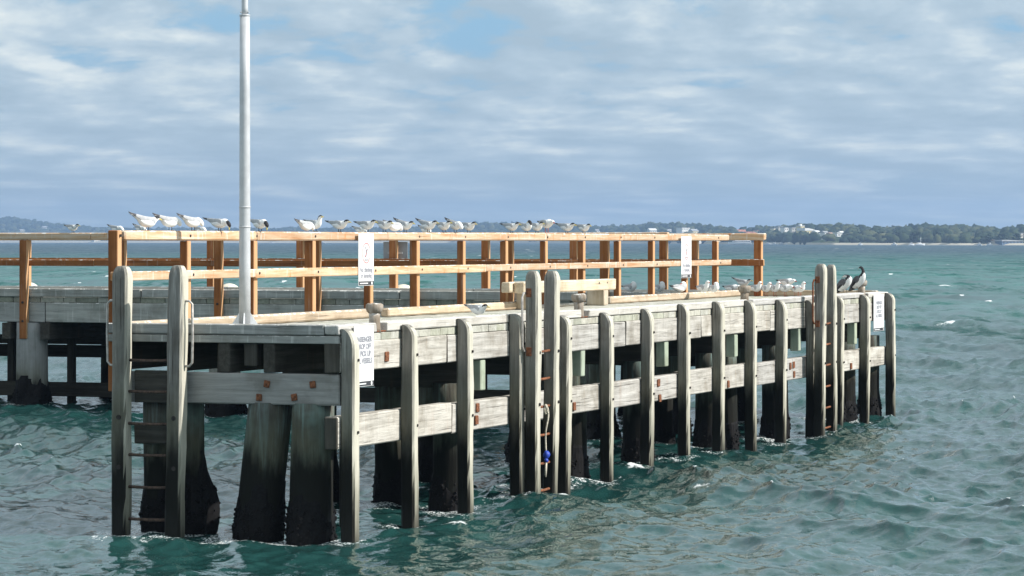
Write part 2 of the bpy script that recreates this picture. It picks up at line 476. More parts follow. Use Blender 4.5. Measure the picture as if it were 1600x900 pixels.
# bracing below
for a, b in ((w_at(178, 22), w_at(60, 22)), (w_at(60, 22)+.1, 22.), (5.2, w_at(385, 22))):
    m = MB(); m.box(22.0, 22.14, a, b, .22, .50, .01, .004); m.build('brace', M_dark(1), appr)
for x in (113, 20):
    w = w_at(x, 22.3); m = MB(); m.box(22.2, 22.34, w-.07, w+.07, -1, 1.75, .01, .004); m.build('brace', M_dark(2), appr)
m = MB(); m.box(23.6, 23.8, 3.1, 26.5, 1.18, 1.36, .01, .004); m.build('brace', M_under(1), appr)
m = MB(); m.box(23.7, 23.9, 3.1, 26.5, .92, 1.16, .01, .004); m.build('brace', M_dark(1), appr)

# ================================================================== RAILINGS
rail = thing('handrail', (0, 2.9, 2.2), 'pale orange timber railing along the back of the jetty head, crowded with terns', 'railing')
px = [180, 289, 393, 485, 575, 648, 720, 787, 849, 908, 964, 1017, 1069, 1117]
for i, x in enumerate(px):
    s = s_at(x, 2.91)
    big = .062 if i in (0, 3) else .05
    zb = 1.55 if i in (0, 3, 4, 7) else 1.9
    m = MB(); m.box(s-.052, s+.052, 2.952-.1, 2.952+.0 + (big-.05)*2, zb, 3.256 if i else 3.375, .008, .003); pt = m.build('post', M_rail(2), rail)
    for z in (2.855, 3.315):
        b = MB(); f = 2.80 if z < 3 else 2.84; b.tube([(s, f-.008, z), (s, f+.01, z)], .016, 8); b.build('bolt', m_dkbolt, pt)
e = s_at(1135, 2.9)
sj = [s_at(189, 2.9), s_at(395, 2.9), s_at(600, 2.9), s_at(850, 2.9), s_at(970, 2.9), e]
for a, b in zip(sj, sj[1:]):
    m = MB(); m.box(a, b-.006, 2.84, 2.965, 3.26, 3.372, .016, .005); m.build('top_rail', M_toprail(0), rail)
sj = [s_at(180, 2.8)-.03, s_at(400, 2.8), s_at(760, 2.8), e]
for a, b in zip(sj, sj[1:]):
    m = MB(); m.box(a, b-.006, 2.80, 2.848, 2.80+random.uniform(-.01, .01), 2.905, .008, .004); m.build('mid_rail', M_toprail(0), rail)

nr = thing('handrail', (SA0, 3.0, 2.2), 'darker orange railing bolted outside the near edge of the approach jetty', 'railing')
for x in (38, 191, 342, 495, 648, 796, 945, -120, -270):
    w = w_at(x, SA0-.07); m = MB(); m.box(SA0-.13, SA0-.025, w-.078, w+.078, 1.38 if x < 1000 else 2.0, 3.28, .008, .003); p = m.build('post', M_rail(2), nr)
    for z in (2.08, 1.72):
        b = MB(); b.tube([(SA0-.15, w, z), (SA0-.12, w, z)], .022, 8); b.build('bolt', m_dkbolt, p)
wl, wr = 26., 3.02
for k in range(4):
    a, b = wr+(wl-wr)*k/4, wr+(wl-wr)*(k+1)/4-.008
    m = MB(); m.box(SA0-.14, SA0+.0, a, b, 3.285, 3.41, .012, .006); m.build('top_rail', M_toprail(1), nr)
    m = MB(); m.box(SA0-.022, SA0+.03, a, b, 2.78, 2.90, .008, .004); m.build('mid_rail', M_rail(1), nr)
fr = thing('handrail', (SA1, 3.0, 2.2), 'orange railing on the far edge of the approach jetty, ending beyond the head', 'railing')
for x in (-100, 42, 190, 330, 470, 615, 759, 897, 1037, 1085, 1185):
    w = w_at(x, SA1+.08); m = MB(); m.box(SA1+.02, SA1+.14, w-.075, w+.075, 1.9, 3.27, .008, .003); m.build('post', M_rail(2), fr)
wr = w_at(1196, SA1+.08)
for k in range(4):
    a, b = wr+(wl-wr)*k/4, wr+(wl-wr)*(k+1)/4-.008
    m = MB(); m.box(SA1+.0, SA1+.14, a, b, 3.272, 3.40, .016, .006); m.build('top_rail', M_toprail(1), fr)
    m = MB(); m.box(SA1-.04, SA1+.015, a, b, 2.79, 2.91, .008, .004); m.build('mid_rail', M_rail(1), fr)

# ================================================================== LADDERS
def ladder(label, posts, a_s, a_w, top, rungs, facing):
    (s0, w0), (s1, w1) = posts
    t = thing('ladder', ((s0+s1)/2, (w0+w1)/2, 0), label, 'ladder', 'timber boarding ladders')
    for (s, w) in posts:
        p = square_pile(a_s, a_w, s, w, top+random.uniform(-.01, .02), 'ladder', r=.15).build('stile', M_fender(), t)
        FOAMPTS.append((W(s, w), .10, 1.0))
        for z in (1.28, .72) if facing == 's' else (1.85, 1.2):
            b = MB()
            if facing == 's': b.tube([(s-a_s-.012, w, z), (s-a_s+.01, w, z)], .027, 10)
            else: b.tube([(s+.01, w-a_w-.012, z), (s+.01, w-a_w+.01, z)], .02, 10)
            b.build('bolt', m_dkbolt, p)
    for z in rungs:
        m = MB(); m.tube([(s0, w0, z), ((s0+s1)/2, (w0+w1)/2, z-.008), (s1, w1, z)], .017, 8); m.build('rung', m_dkrust if facing == 's' else m_rust, t)
    return t
sl = -.27
wl1, wl2 = w_at(191, sl), w_at(277, sl)
lad1 = ladder('timber ladder with pipe grab handles on the near end of the jetty head', [(sl, wl1), (sl, wl2)], .085, .092, 2.975, [1.92, 1.57, 1.21, .86, .50, .14], 's')
m = MB(); m.box(-.178, -.135, wl2+.10, wl1-.10, 1.44, 1.80, .01, .004); m.build('spreader', M_under(1), lad1)
m = MB(); m.box(-.178, -.08, wl2+.10, wl1-.10, .98, 1.19, .01, .004); m.build('spreader', M_under(1), lad1)
for w, sg in ((wl1, 1), (wl2, -1)):
    a = w+sg*.10
    m = MB(); m.tube([(sl, w+sg*.06, 2.585), (sl, a+sg*.05, 2.585), (sl, a+sg*.085, 2.55), (sl, a+sg*.09, 2.2), (sl, a+sg*.085, 1.90), (sl, a+sg*.05, 1.86), (sl, w+sg*.06, 1.855)], .014, 8)
    m.build('grab_handle', m_handle, lad1)
for (xa, xb, top, lab) in ((833, 862, 2.875, 'timber ladder with rusty rungs and a hanging rope on the long berthing side'), (1282, 1299, 2.86, 'far timber ladder near the cormorants on the long berthing side')):
    ww = -.20
    sa, sb = s_at(xa, ww), s_at(xb, ww)
    L = ladder(lab, [(sa, ww), (sb, ww)], .083, .083, top, [1.86, 1.51, 1.16, .80, .44, .1], 'w')
    m = MB(); q = sa-.075
    hw = ww+.085
    m.tube([(sa-.05, hw-.03, 2.60), (q-.03, hw, 2.60), (q-.06, hw+.01, 2.55), (q-.06, hw+.01, 1.93), (q-.03, hw, 1.87), (sa-.05, hw-.03, 1.87)], .016, 8)
    m.build('grab_handle', m_rust if xa > 1000 else m_handle, L)
    for zb in (2.60, 1.86):
        m = MB(); m.box(sa-.10, sa-.084, ww-.01, ww+.06, zb-.05, zb+.06, .004, .002); m.build('bracket', m_rust, L)
    if xa < 1000: LS = (sa, sb, ww)

# rope with a blue float hanging from the middle ladder
sa, sb, ww = LS
sr = sa+.60*(sb-sa)
rp = thing('rope', (sr, ww, 1.16), 'pale knotted rope with blue float hanging from a rusty ladder rung', 'rope')
m = MB(); pts = [(sr, ww-.02, 1.18)]
for k in range(1, 13): pts.append((sr+.02*math.sin(k*.8), ww-.03-.02*math.sin(k*.5), 1.18-.05*k))
m.tube(pts, .011, 6)
for k in range(3):
    m.tube([(sr-.03+.05*math.cos(a+k), ww-.03-.01*k, 1.12+.06*math.sin(a)) for a in (j*.9 for j in range(8))], .010, 6)
m.tube([(sr, ww-.03, .50), (sr-.03, ww-.03, .40), (sr-.04, ww-.03, .28)], .012, 6)
m.tube([(sr, ww-.03, .50), (sr-.005, ww-.03, .40), (sr-.03, ww-.03, .26)], .010, 6)
m.build('cord', m_rope, rp)
m = MB(); m.blob((sr, ww-.03, .54), .045, 2, .15, (1, 1, 1.2)); m.blob((sr-.012, ww-.03, .47), .03, 2, .2); m.build('float', m_blue, rp)

# ================================================================== BOLLARDS
blabs = ['weathered mushroom bollard beside the drop off sign at the near corner', 'weathered bollard in front of the timber bench', 'weathered bollard below the tern among the standing gulls', 'weathered bollard beside the two cormorants']
for s, lb in zip(BOLL, blabs):
    t = thing('bollard', (s, .16, 2.13), lb, 'bollard', 'mooring bollards on the jetty edge')
    rings = []
    for z, r in ((2.222, .062), (2.27, .056), (2.36, .052), (2.43, .054), (2.455, .074), (2.49, .084), (2.53, .082), (2.545, .06)):
        rings.append([(s+r*math.cos(a)*1.05, .17+r*math.sin(a)*1.25, z+random.uniform(-.006, .006)) for a in (j*math.pi/9 for j in range(18))])
    m = MB(); m.rings(rings[:4]); m.build('stem', M_bollard(), t)
    m = MB(); m.rings(rings[3:]); m.build('bollard_head', M_bollard(), t)
    m = MB(); m.box(s-.10, s+.18, .10, .26, 2.2225, 2.238, .004, .002); m.build('base_plate', m_rust, t)

# ================================================================== BENCH, POLE
t = thing('bench', (s_at(900, 2.45), 2.45, ZD1), 'pale timber beam bench on block supports behind the middle ladder', 'bench')
a, b = s_at(816, 2.45), s_at(960, 2.45)
m = MB(); m.box(a, b, 2.42, 2.58, 2.47, 2.645, .015, .006); m.build('seat_beam', M_bench(0), t)
m = MB(); m.box(a-.12, b-1.2, 2.60, 2.74, 2.48, 2.64, .015, .006); m.build('seat_beam', M_bench(0), t)
for q in (s_at(946, 2.45), s_at(838, 2.45)):
    m = MB(); m.box(q-.11, q+.09, 2.43, 2.73, ZD1+.002, 2.467, .012, .005); m.build('support', M_bench(2), t)
for q, r in ((b-.85, .018), (b-.45, .012)):
    m = MB(); m.tube([(q, 2.412, 2.585), (q, 2.43, 2.585)], r, 8); m.build('bolt', m_dkbolt, t)

sp, wp = 1.55, w_at(382.5, 1.55)
t = thing('light_pole', (sp, wp, ZD1), 'tall grey galvanised steel pole on a gusseted base near the end of the jetty', 'pole')
m = MB(); m.tube([(sp, wp, z) for z in (ZD1+.02, 3, 4, 5, 5.9)], .06, 20, radii=[.067, .066, .063, .0605, .0585]); m.build('shaft', m_galv, t)
m = MB(); m.tube([(sp, wp, 5.90), (sp, wp, 5.98), (sp+.01, wp-.008, 9.0)], .04, 16, radii=[.038, .038, .034]); m.build('upper_shaft', m_galv, t)
for z in (3.64, 3.41, 5.885):
    m = MB(); m.tube([(sp, wp, z), (sp, wp, z+.018)], .0685 if z < 5 else .062, 20); m.build('band', m_galv, t)
for q in range(3):
    a = q*2.1+.4
    m = MB(); m.tube([(sp+.036*math.cos(a), wp+.036*math.sin(a), 5.93), (sp+.06*math.cos(a), wp+.06*math.sin(a), 5.93)], .008, 6); m.build('set_screw', m_galv, t)
m = MB(); m.box(sp-.17, sp+.17, wp-.17, wp+.17, ZD1+.002, ZD1+.022, .003, 0); m.build('base_plate', m_galv, t)
for q in range(4):
    a = q*math.pi/2+.35; c, s_ = math.cos(a), math.sin(a)
    m = MB(); n = (-s_*.005, c*.005)
    pr = [(.062, ZD1+.022), (.165, ZD1+.022), (.165, ZD1+.04), (.062, ZD1+.20)]
    f = [[(sp+c*r+n[0]*k, wp+s_*r+n[1]*k, z) for r, z in pr] for k in (-1, 1)]
    m.rings(f, smooth=False); m.build('gusset', simple('white_paint', (.75, .76, .77), .5, 0, .05), t)

# ================================================================== SIGNS
def text_mesh(txt, size):
    cu = bpy.data.curves.new('lettering', 'FONT'); cu.body = txt; cu.size = size
    cu.align_x = 'CENTER'; cu.align_y = 'CENTER'; cu.extrude = .0012; cu.offset = .0035
    o = bpy.data.objects.new('lettering', cu); col.objects.link(o)
    dg = bpy.context.evaluated_depsgraph_get()
    me = bpy.data.meshes.new_from_object(o.evaluated_get(dg))
    bpy.data.objects.remove(o); bpy.data.curves.remove(cu)
    return me
def put_text(txt, size, s, w, z, mat, parent):
    me = text_mesh(txt, size); b = Vector(parent['_base'])
    for v in me.vertices:
        x, y, zz = v.co; v.co = Vector((s+x, w-zz, z+y))-b
    me.materials.clear(); me.materials.append(mat)
    o = bpy.data.objects.new('lettering', me); col.objects.link(o); o.parent = parent
def ring2d(m, cs, cz, w, r0, r1, n=36, th=.002):
    bm = m.bm
    vs = [[bm.verts.new((cs+r*math.cos(k*2*math.pi/n), w-d, cz+r*math.sin(k*2*math.pi/n))) for k in range(n)] for r, d in ((r0, 0), (r0, th), (r1, th), (r1, 0))]
    for q in range(4):
        a, b = vs[q], vs[(q+1) % 4]
        for k in range(n): bm.faces.new((a[k], a[(k+1) % n], b[(k+1) % n], b[k]))
def sign(label, s0, s1, w, z0, z1, kind, size):
    t = thing('warning_sign' if kind == 'jump' else 'notice_sign', (s0, w, z0), label, 'sign')
    m = MB(); m.box(s0, s1, w-.004, w+.004, z0, z1, .001, 0); m.build('panel', m_white, t)
    c = (s0+s1)/2; hh = z1-z0; fw = w-.0045
    m = MB(); m.box(s0+.006, s1-.006, fw-.0018, fw, z0+.006, z0+hh*.085, 0, 0); m.build('footer', m_black, t)
    m = MB(); m.box(s0+.04, c+.05, fw-.0040, fw-.0022, z0+hh*.035, z0+hh*.055, 0, 0)
    m.build('footer_line', m_white, t)
    m = MB(); ring2d(m, s1-.07, z0+hh*.045, fw-.0022, .004, .022, 16); m.build('emblem', m_white, t)
    if kind == 'jump':
        cz = z0+hh*.62
        m = MB(); ring2d(m, c, cz, fw, .125, .14)
        m.box(c-.10, c+.10, fw-.002, fw, cz-.005, cz+.005, 0, 0, rot=Matrix.Rotation(-.78, 3, 'Y')); m.build('prohibition_ring', m_red, t)
        m = MB(); m.blob((c-.02, fw-.002, cz+.07), .018, 2, 0, (1, .1, 1))
        for p in (((c-.015, cz+.045), (c+.02, cz-.01)), ((c+.02, cz-.01), (c-.03, cz-.05)), ((c-.015, cz+.04), (c+.05, cz+.05)), ((c-.06, cz-.09), (c+.06, cz-.09))):
            m.tube([(p[0][0], fw-.003, p[0][1]), (p[1][0], fw-.003, p[1][1])], .007, 6)
        m.build('pictogram', m_ink, t)
        put_text('No climbing', size, c, fw-.0005, z0+hh*.30, m_ink, t)
        put_text('or jumping', size, c, fw-.0005, z0+hh*.19, m_ink, t)
    else:
        m = MB(); m.box(c-.006, c+.006, fw-.0015, fw, z1-.07, z1-.045, 0, 0); m.build('pictogram', m_ink, t)
        for k, l in enumerate(('PASSENGER', 'DROP OFF', '& PICK UP', 'ALL VESSELS')):
            put_text(l, size, c, fw-.0005, z0+hh*(.77-.118*k), m_ink, t)
ws = 2.79
sign('white no climbing or jumping sign on the railing near the pole', s_at(560, ws), s_at(583.5, ws), ws, 2.655, 3.36, 'jump', .085)
sign('white no climbing or jumping sign on the railing close to its far end', s_at(1064.5, ws), s_at(1080, ws), ws, 2.60, 3.34, 'jump', .085)
sign('white passenger drop off notice beside the first fender pile', s_at(553, .06), s_at(583.5, .06), .06, 1.63, 2.31, 'drop', .082)
sign('white passenger drop off notice beside the last fender pile', s_at(1365, .06), s_at(1381, .06), .06, 1.60, 2.27, 'drop', .082)
wa, wb = w_at(600, SA1+.2), w_at(638, SA1+.2)
t = thing('sign_board', (SA1+.2, wb, 2.9), 'grey back of a board fixed to the far railing post', 'sign')
m = MB(); m.box(SA1+.165, SA1+.175, wb, wa, 2.84, 3.24, .002, 0); m.build('panel', m_backsign, t)
m = MB(); m.box(SA1+.145, SA1+.163, wb+.1, wa-.1, 3.0, 3.04, .002, 0); m.build('bracket', m_galv, t)

# ================================================================== BIRDS
bw = simple('feather_white', (.80, .80, .79), .8, 0, .06, 25)
bg = simple('feather_grey', (.43, .435, .445), .8, 0, .15, 25)
bd = simple('feather_dark', (.10, .10, .11), .8, 0, .3, 25)
bk = simple('feather_black', (.015, .015, .018), .7, 0, .3, 25)
by = simple('bill_yellow', (.65, .52, .12), .5, 0, .1)
br = simple('bill_red', (.50, .07, .03), .5, 0, .1)
bl = simple('leg_dark', (.03, .03, .03), .6, 0, .1)
bp = simple('bill_horn', (.45, .42, .36), .5, 0, .1)
BM = [bw, bg, bd, bk, by, br, bl, bp]

def loft(m, path, n=12, matf=None, yoff=0., roll=0.):
    """path: (x, z, half width, half height) in the bird's mid plane."""
    P = [Vector((p[0], p[1])) for p in path]; rings = []
    for i, p in enumerate(path):
        d = (P[min(i+1, len(P)-1)]-P[max(i-1, 0)]).normalized(); nrm = Vector((-d.y, d.x))
        y0 = yoff(i/(len(path)-1)) if callable(yoff) else yoff
        rings.append([(p[0]+nrm.x*p[3]*math.sin(a), y0+p[2]*math.cos(a), p[1]+nrm.y*p[3]*math.sin(a)) for a in (k*2*math.pi/n for k in range(n))])
    vr = m.rings(rings, True)
    if matf:
        for f in {f for r in vr for v in r for f in v.link_faces}:
            idx = [i for i, r in enumerate(vr) if any(v in r for v in f.verts)]
            c = f.calc_center_median(); i = min(idx)
            zc = (path[i][1]+path[min(i+1, len(path)-1)][1])/2; xc = (path[i][0]+path[min(i+1, len(path)-1)][0])/2
            f.material_index = matf(i, c, zc, xc)
    return vr
def smooth_path(path, k=3):
    out = []
    for i in range(len(path)-1):
        p0, p1, p2, p3 = path[max(i-1, 0)], path[i], path[i+1], path[min(i+2, len(path)-1)]
        for j in range(k):
            t = j/k
            out.append(tuple(max(.0008, v) if q > 1 else v for q, v in enumerate(
                .5*((2*b)+(-a+c)*t+(2*a-5*b+4*c-d)*t*t+(-a+3*b-3*c+d)*t**3) for a, b, c, d in zip(p0, p1, p2, p3))))
    out.append(path[-1]); return out
def legs(m, x, z, mat, spread=.022, foot=.03):
    for sg in (-1, 1):
        m.tube([(x, sg*spread, z), (x+.006, sg*spread, z*.5), (x, sg*spread, .004)], .0045, 6, mat)
        for a in (-.5, 0, .5):
            m.tube([(x, sg*spread, .004), (x+foot*math.cos(a), sg*spread+foot*math.sin(a), .003)], .004, 5, mat)
def finish(m, name):
    bmesh.ops.recalc_face_normals(m.bm, faces=m.bm.faces[:])
    me = bpy.data.meshes.new(name); m.bm.to_mesh(me); m.bm.free()
    for q in BM: me.materials.append(q)
    return me

def tern(head='fwd', tail=.0, z0=.100, leg=True, cap=True, bill=True):
    m = MB()
    body = [(-.20, z0+.035+tail, .012, .005), (-.13, z0+.018+tail*.5, .032, .018), (-.07, z0, .05, .04), (0, z0-.005, .062, .056), (.06, z0+.002, .058, .056), (.10, z0+.02, .043, .045)]
    if head == 'fwd': hd = [(.130, z0+.036, .031, .033), (.153, z0+.048, .030, .030), (.175, z0+.049, .026, .025), (.193, z0+.044, .012, .012)]; bt = (.253, z0+.030)
    elif head == 'up': hd = [(.122, z0+.06, .031, .034), (.136, z0+.092, .030, .030), (.158, z0+.108, .026, .026), (.178, z0+.106, .012, .012)]; bt = (.238, z0+.105)
    elif head == 'down': hd = [(.135, z0+.012, .033, .034), (.160, z0-.008, .031, .031), (.176, z0-.032, .026, .026), (.180, z0-.052, .012, .012)]; bt = (.172, z0-.105)
    else: hd = [(.122, z0+.045, .034, .036), (.118, z0+.078, .031, .031), (.092, z0+.094, .027, .025), (.066, z0+.088, .013, .013)]; bt = (.015, z0+.070)
    path = smooth_path(body+hd); nb = 3*5+1
    def mf(i, c, zc, xc):
        if cap and i > nb+1:
            up = (c.x-xc)*(-.5 if head != 'tuck' else .3)+(c.z-zc)
            if head == 'down': up = (c.x-xc)
            if up > .004: return 3
        return 0
    loft(m, path, 14, mf)
    h = hd[-1]
    if bill: loft(m, [(h[0]-.008, h[1], .010, .011), ((h[0]+bt[0])/2, (h[1]+bt[1])/2+.002, .006, .008), (bt[0], bt[1], .001, .001)], 8, lambda *a: 4)
    for sg in (-1, 1):
        wp = [(.085, z0+.012, .008, .020), (.05, z0+.018, .014, .042), (-.02, z0+.022, .013, .046), (-.09, z0+.03+tail*.4, .010, .034), (-.17, z0+.046+tail*.8, .007, .020), (-.235, z0+.056+tail*1.2, .004, .010), (-.290, z0+.066+tail*1.6, .002, .003)]
        sp = smooth_path(wp)
        loft(m, sp, 10, lambda i, c, zc, xc: 2 if i > 12 else 1, yoff=lambda t, sg=sg: sg*(.050-.050*t+.008*math.sin(t*3)))
    for sg in (-1, 1):
        loft(m, [(-.18, z0+.034+tail, .008, .004), (-.24, z0+.046+tail*1.2, .005, .003), (-.275, z0+.052+tail*1.3, .001, .001)], 6, lambda *a: 1, yoff=sg*.012)
    if leg: legs(m, .005, z0-.04, 6)
    return finish(m, 'tern')
def gull(head='fwd', z0=.15, sit=False):
    if sit: z0 = .075
    m = MB()
    body = [(-.19, z0+.012, .022, .006), (-.13, z0+.006, .045, .025), (-.06, z0, .064, .054), (.02, z0-.002, .074, .068), (.085, z0+.018, .060, .062)]
    if head == 'fwd': hd = [(.118, z0+.055, .040, .044), (.135, z0+.092, .037, .038), (.158, z0+.106, .034, .033), (.182, z0+.100, .014, .014)]; bt = (.222, z0+.092)
    elif head == 'tuck': hd = [(.105, z0+.055, .045, .048), (.098, z0+.080, .040, .040), (.070, z0+.088, .035, .032), (.042, z0+.080, .015, .014)]; bt = (.005, z0+.066)
    else: hd = [(.125, z0+.020, .044, .046), (.160, z0+.030, .036, .036), (.185, z0+.030, .031, .030), (.206, z0+.022, .014, .014)]; bt = (.246, z0+.012)
    path = smooth_path(body+hd)
    loft(m, path, 14, lambda *a: 0)
    h = hd[-1]
    loft(m, [(h[0]-(.008 if head != 'tuck' else -.008), h[1], .010, .011), ((h[0]+bt[0])/2, (h[1]+bt[1])/2+.002, .007, .009), (bt[0], bt[1], .001, .002)], 8, lambda *a: 5)
    for sg in (-1, 1):
        if head != 'tuck': m.blob((hd[2][0]+.008, sg*.030, hd[2][1]+.008), .005, 1, 0, mat=3)
        wp = [(.10, z0+.012, .010, .022), (.06, z0+.018, .016, .050), (-.02, z0+.020, .016, .052), (-.10, z0+.026, .012, .036), (-.18, z0+.036, .008, .018), (-.25, z0+.048, .003, .006)]
        loft(m, smooth_path(wp), 10, lambda i, c, zc, xc: 3 if i > 11 else 1, yoff=lambda t, sg=sg: sg*(.062-.058*t+.010*math.sin(t*3)))
    if not sit: legs(m, .01, z0-.04, 5, .026, .034)
    return finish(m, 'gull')
def cormorant(tall=True):
    m = MB()
    body = [(-.30, .035, .030, .008), (-.22, .085, .045, .025), (-.13, .15, .075, .07), (-.03, .235, .092, .092), (.06, .33, .085, .085), (.115, .42, .058, .06)]
    if tall: hd = [(.135, .49, .034, .036), (.125, .555, .027, .028), (.095, .60, .027, .027), (.06, .622, .028, .027), (.025, .612, .018, .016)]; bt = [(.0, .600), (-.035, .575)]
    else: hd = [(.105, .455, .040, .040), (.05, .475, .036, .036), (.0, .470, .034, .034), (-.04, .455, .020, .020)]; bt = [(-.07, .43), (-.10, .40)]
    path = smooth_path(body+hd)
    def mf(i, c, zc, xc):
        f = (c.x-xc)*.85-(c.z-zc)*.53
        if i > 23: f = -(c.z-zc)-(c.x-xc)*.5
        lim = .022 if i < 15 else .030
        if not tall and i >= 19: return 0 if c.z < zc+.012 else 3
        return 0 if (f > lim and i > 5) else 3
    loft(m, path, 18, mf)
    h = hd[-1]
    loft(m, [(h[0]+.01, h[1], .012, .013), (bt[0][0], bt[0][1], .007, .008), (bt[1][0], bt[1][1], .003, .004)], 8, lambda *a: 7)
    for sg in (-1, 1):
        wp = [(.085, .40, .016, .03), (.04, .345, .024, .075), (-.05, .26, .022, .085), (-.14, .165, .016, .06), (-.22, .09, .010, .03), (-.28, .045, .003, .008)]
        loft(m, smooth_path(wp), 10, lambda *a: 2, yoff=lambda t, sg=sg: sg*(.080-.06*t+.012*math.sin(t*3)))
    legs(m, .0, .15, 6, .045, .06)
    return finish(m, 'cormorant')

TM = {'fwd': tern('fwd'), 'up': tern('up'), 'down': tern('down', .01), 'tuck': tern('tuck', .02), 'raise': tern('fwd', .03, cap=True), 'hide': tern('down', .035, .105, cap=False, bill=False), 'sit': tern('fwd', .0, .065, False), 'lowhide': tern('down', .02, .075, False, False, False)}
GM = {'fwd': gull('fwd'), 'tuck': gull('tuck'), 'low': gull('low'), 'sit': gull('tuck', sit=True), 'sitf': gull('fwd', sit=True)}
CM = {'tall': cormorant(True), 'short': cormorant(False)}

def bird(name, mesh, x0, x1, loc, L, label, group, sign=-1, flip=False, dz=0., tilt=0.):
    """loc = ('w', w, z) on a line along the face or ('s', s, z) on a line across it; width in the photo sets the turn of the body."""
    xm = (x0+x1)/2
    if loc[0] == 'w': s, w = s_at(xm, loc[1]), loc[1]
    else: s, w = loc[1], w_at(xm, loc[1])
    X, Y = W(s, w)
    c = max(-1, min(1, (x1-x0)*Y/F/L)); yaw = sign*math.acos(c)
    yaw = max(-1.0, min(1.0, yaw))
    if flip: yaw = math.pi-yaw
    yaw += (X/Y)*-1
    o = bpy.data.objects.new(name, mesh); col.objects.link(o)
    k = random.uniform(.92, 1.0)
    o.matrix_world = Matrix.Translation((X, Y, loc[2]+dz)) @ Matrix.Rotation(yaw, 4, 'Z') @ Matrix.Rotation(tilt, 4, 'Y') @ Matrix.Diagonal((k, k, k*(.76 if name == 'cormorant' else 1), 1))
    tag(o, label, name, group)
    return o
RT = ('w', 2.9, 3.374); NRT = ('s', SA0-.07, 3.412); FRT = ('s', SA1+.07, 3.402)
GT = 'terns perched along the railings'
for a in [
    ('fwd', 100, 127, NRT, 'lone crested tern on the approach railing, away from the others', -1),
    ('lowhide', 168, 197, NRT, 'tern with raised tail half hidden behind the first railing post', -1),
    ('lowhide', 208, 231, NRT, 'small pale tern low behind the railing under a larger standing tern', -1),
    ('raise', 203, 255, RT, 'grey backed tern on thin legs, first on the front railing', 1),
    ('hide', 241, 290, RT, 'second tern on the front railing, tail raised high, head tucked', 1),
    ('hide', 278, 324, RT, 'third tern on the front railing with ruffled pale back', 1),
    ('down', 317, 368, RT, 'tern with long tail and black cap just before the steel pole', -1),
    ('lowhide', 302, 325, FRT, 'small low tern behind the ruffled tern near the pole', -1),
    ('down', 388, 424, RT, 'tern bending its black head down just past the steel pole', -1),
    ('lowhide', 466, 490, RT, 'low tern with drooping tail under the upright tern', 1),
    ('up', 474, 509, RT, 'upright tern with its black head lifted, next to a low tern', -1),
    ('fwd', 508, 552, RT, 'tern standing alone just before the railing sign', -1),
    ('fwd', 553, 593, RT, 'tern perched directly above the no climbing sign', -1),
    ('lowhide', 550, 576, FRT, 'small low tern behind the railing sign', -1),
    ('fwd', 588, 612, RT, 'tern with dark cap just past the railing sign', -1),
    ('lowhide', 604, 628, RT, 'crouching tern in front of a standing one, past the railing sign', 1),
    ('raise', 614, 651, RT, 'tern with black cap and lifted tail before the close group of four', -1),
    ('raise', 650, 688, RT, 'first tern of the close group of four in mid railing', -1),
    ('fwd', 682, 705, RT, 'second tern of the close group of four in mid railing', -1),
    ('hide', 700, 722, RT, 'third tern of the close group of four, head tucked', -1),
    ('fwd', 718, 746, RT, 'last tern of the close group of four, pale bill out', -1),
    ('lowhide', 655, 674, FRT, 'small low tern behind the close group of four', -1),
    ('fwd', 781, 817, RT, 'tern with dark cap leading the group beside the white gull', -1),
    ('tuck', 812, 832, RT, 'hunched tern between two terns beside the white gull', -1),
    ('fwd', 829, 848, RT, 'small tern tucked right against the white gull', -1),
    ('fwd', 868, 902, RT, 'tern just past the white gull on the railing', -1),
    ('fwd', 898, 926, RT, 'last tern on the railing, near the bench end', -1),
]:
    bird('tern', TM[a[0]], a[1], a[2], a[3], .53, a[4], GT, a[5], dz=random.uniform(-.004, 0), tilt=random.uniform(-.06, .05))
bird('gull', GM['low'], 841, 866, RT, .44, 'white gull standing among the terns on the railing', 'gulls on the jetty', -1)
bird('tern', TM['sit'], 727, 766, ('w', .17, 2.322), .50, 'white tern with black crest sitting alone on the grey kerb', 'terns on the deck', -1, dz=.02)
KB = ('s', SA0+.09, 2.345)
GG = 'gulls on the jetty'
HK = ('s', S1-.5, ZD1); HE = ('s', S1-.08, 2.33)
for k, x0, x1, loc, lb, sg in [
    ('sit', 972, 998, KB, 'gull resting on the kerb just past the bench end', -1),
    ('sit', 1018, 1042, KB, 'gull resting half behind a railing post below the last tern bay', -1),
    ('sit', 1048, 1076, KB, 'gull resting behind the post that carries the far railing sign', 1),
    ('sitf', 1088, 1110, KB, 'gull sitting between the far railing sign and the last post', -1),
    ('sit', 1106, 1124, KB, 'gull hidden behind the last post of the front railing', -1),
    ('low', 1130, 1158, HK, 'gull crouching in front of the dark backed tern', -1),
    ('fwd', 1172, 1190, HK, 'gull standing just past the bollard under the end of the far railing', -1),
    ('fwd', 1187, 1205, HK, 'second gull past the bollard in the standing line', -1),
    ('fwd', 1202, 1218, HK, 'small gull standing upright in the middle of the line', -1),
    ('low', 1214, 1244, HE, 'gull raised above the standing line on the end kerb', -1),
    ('low', 1212, 1240, HK, 'gull standing below the raised gull', -1),
    ('low', 1234, 1252, HK, 'gull beside the last standing gull', -1),
    ('fwd', 1238, 1260, HK, 'last gull of the standing line, closest to the far ladder', -1)]:
    bird('gull', GM[k], x0, x1, loc, .44, lb, GG, sg, tilt=random.uniform(-.05, .05))
bird('tern', TM['raise'], 1144, 1178, HE, .50, 'dark backed tern standing among the gulls above a bollard', 'terns on the deck', -1, dz=.04)
scorm = s_at(1342, .45)
bird('cormorant', CM['tall'], 1326, 1358, ('w', .20, 2.318), .62, 'tall pied cormorant with its neck raised and white belly', 'cormorants', -1)
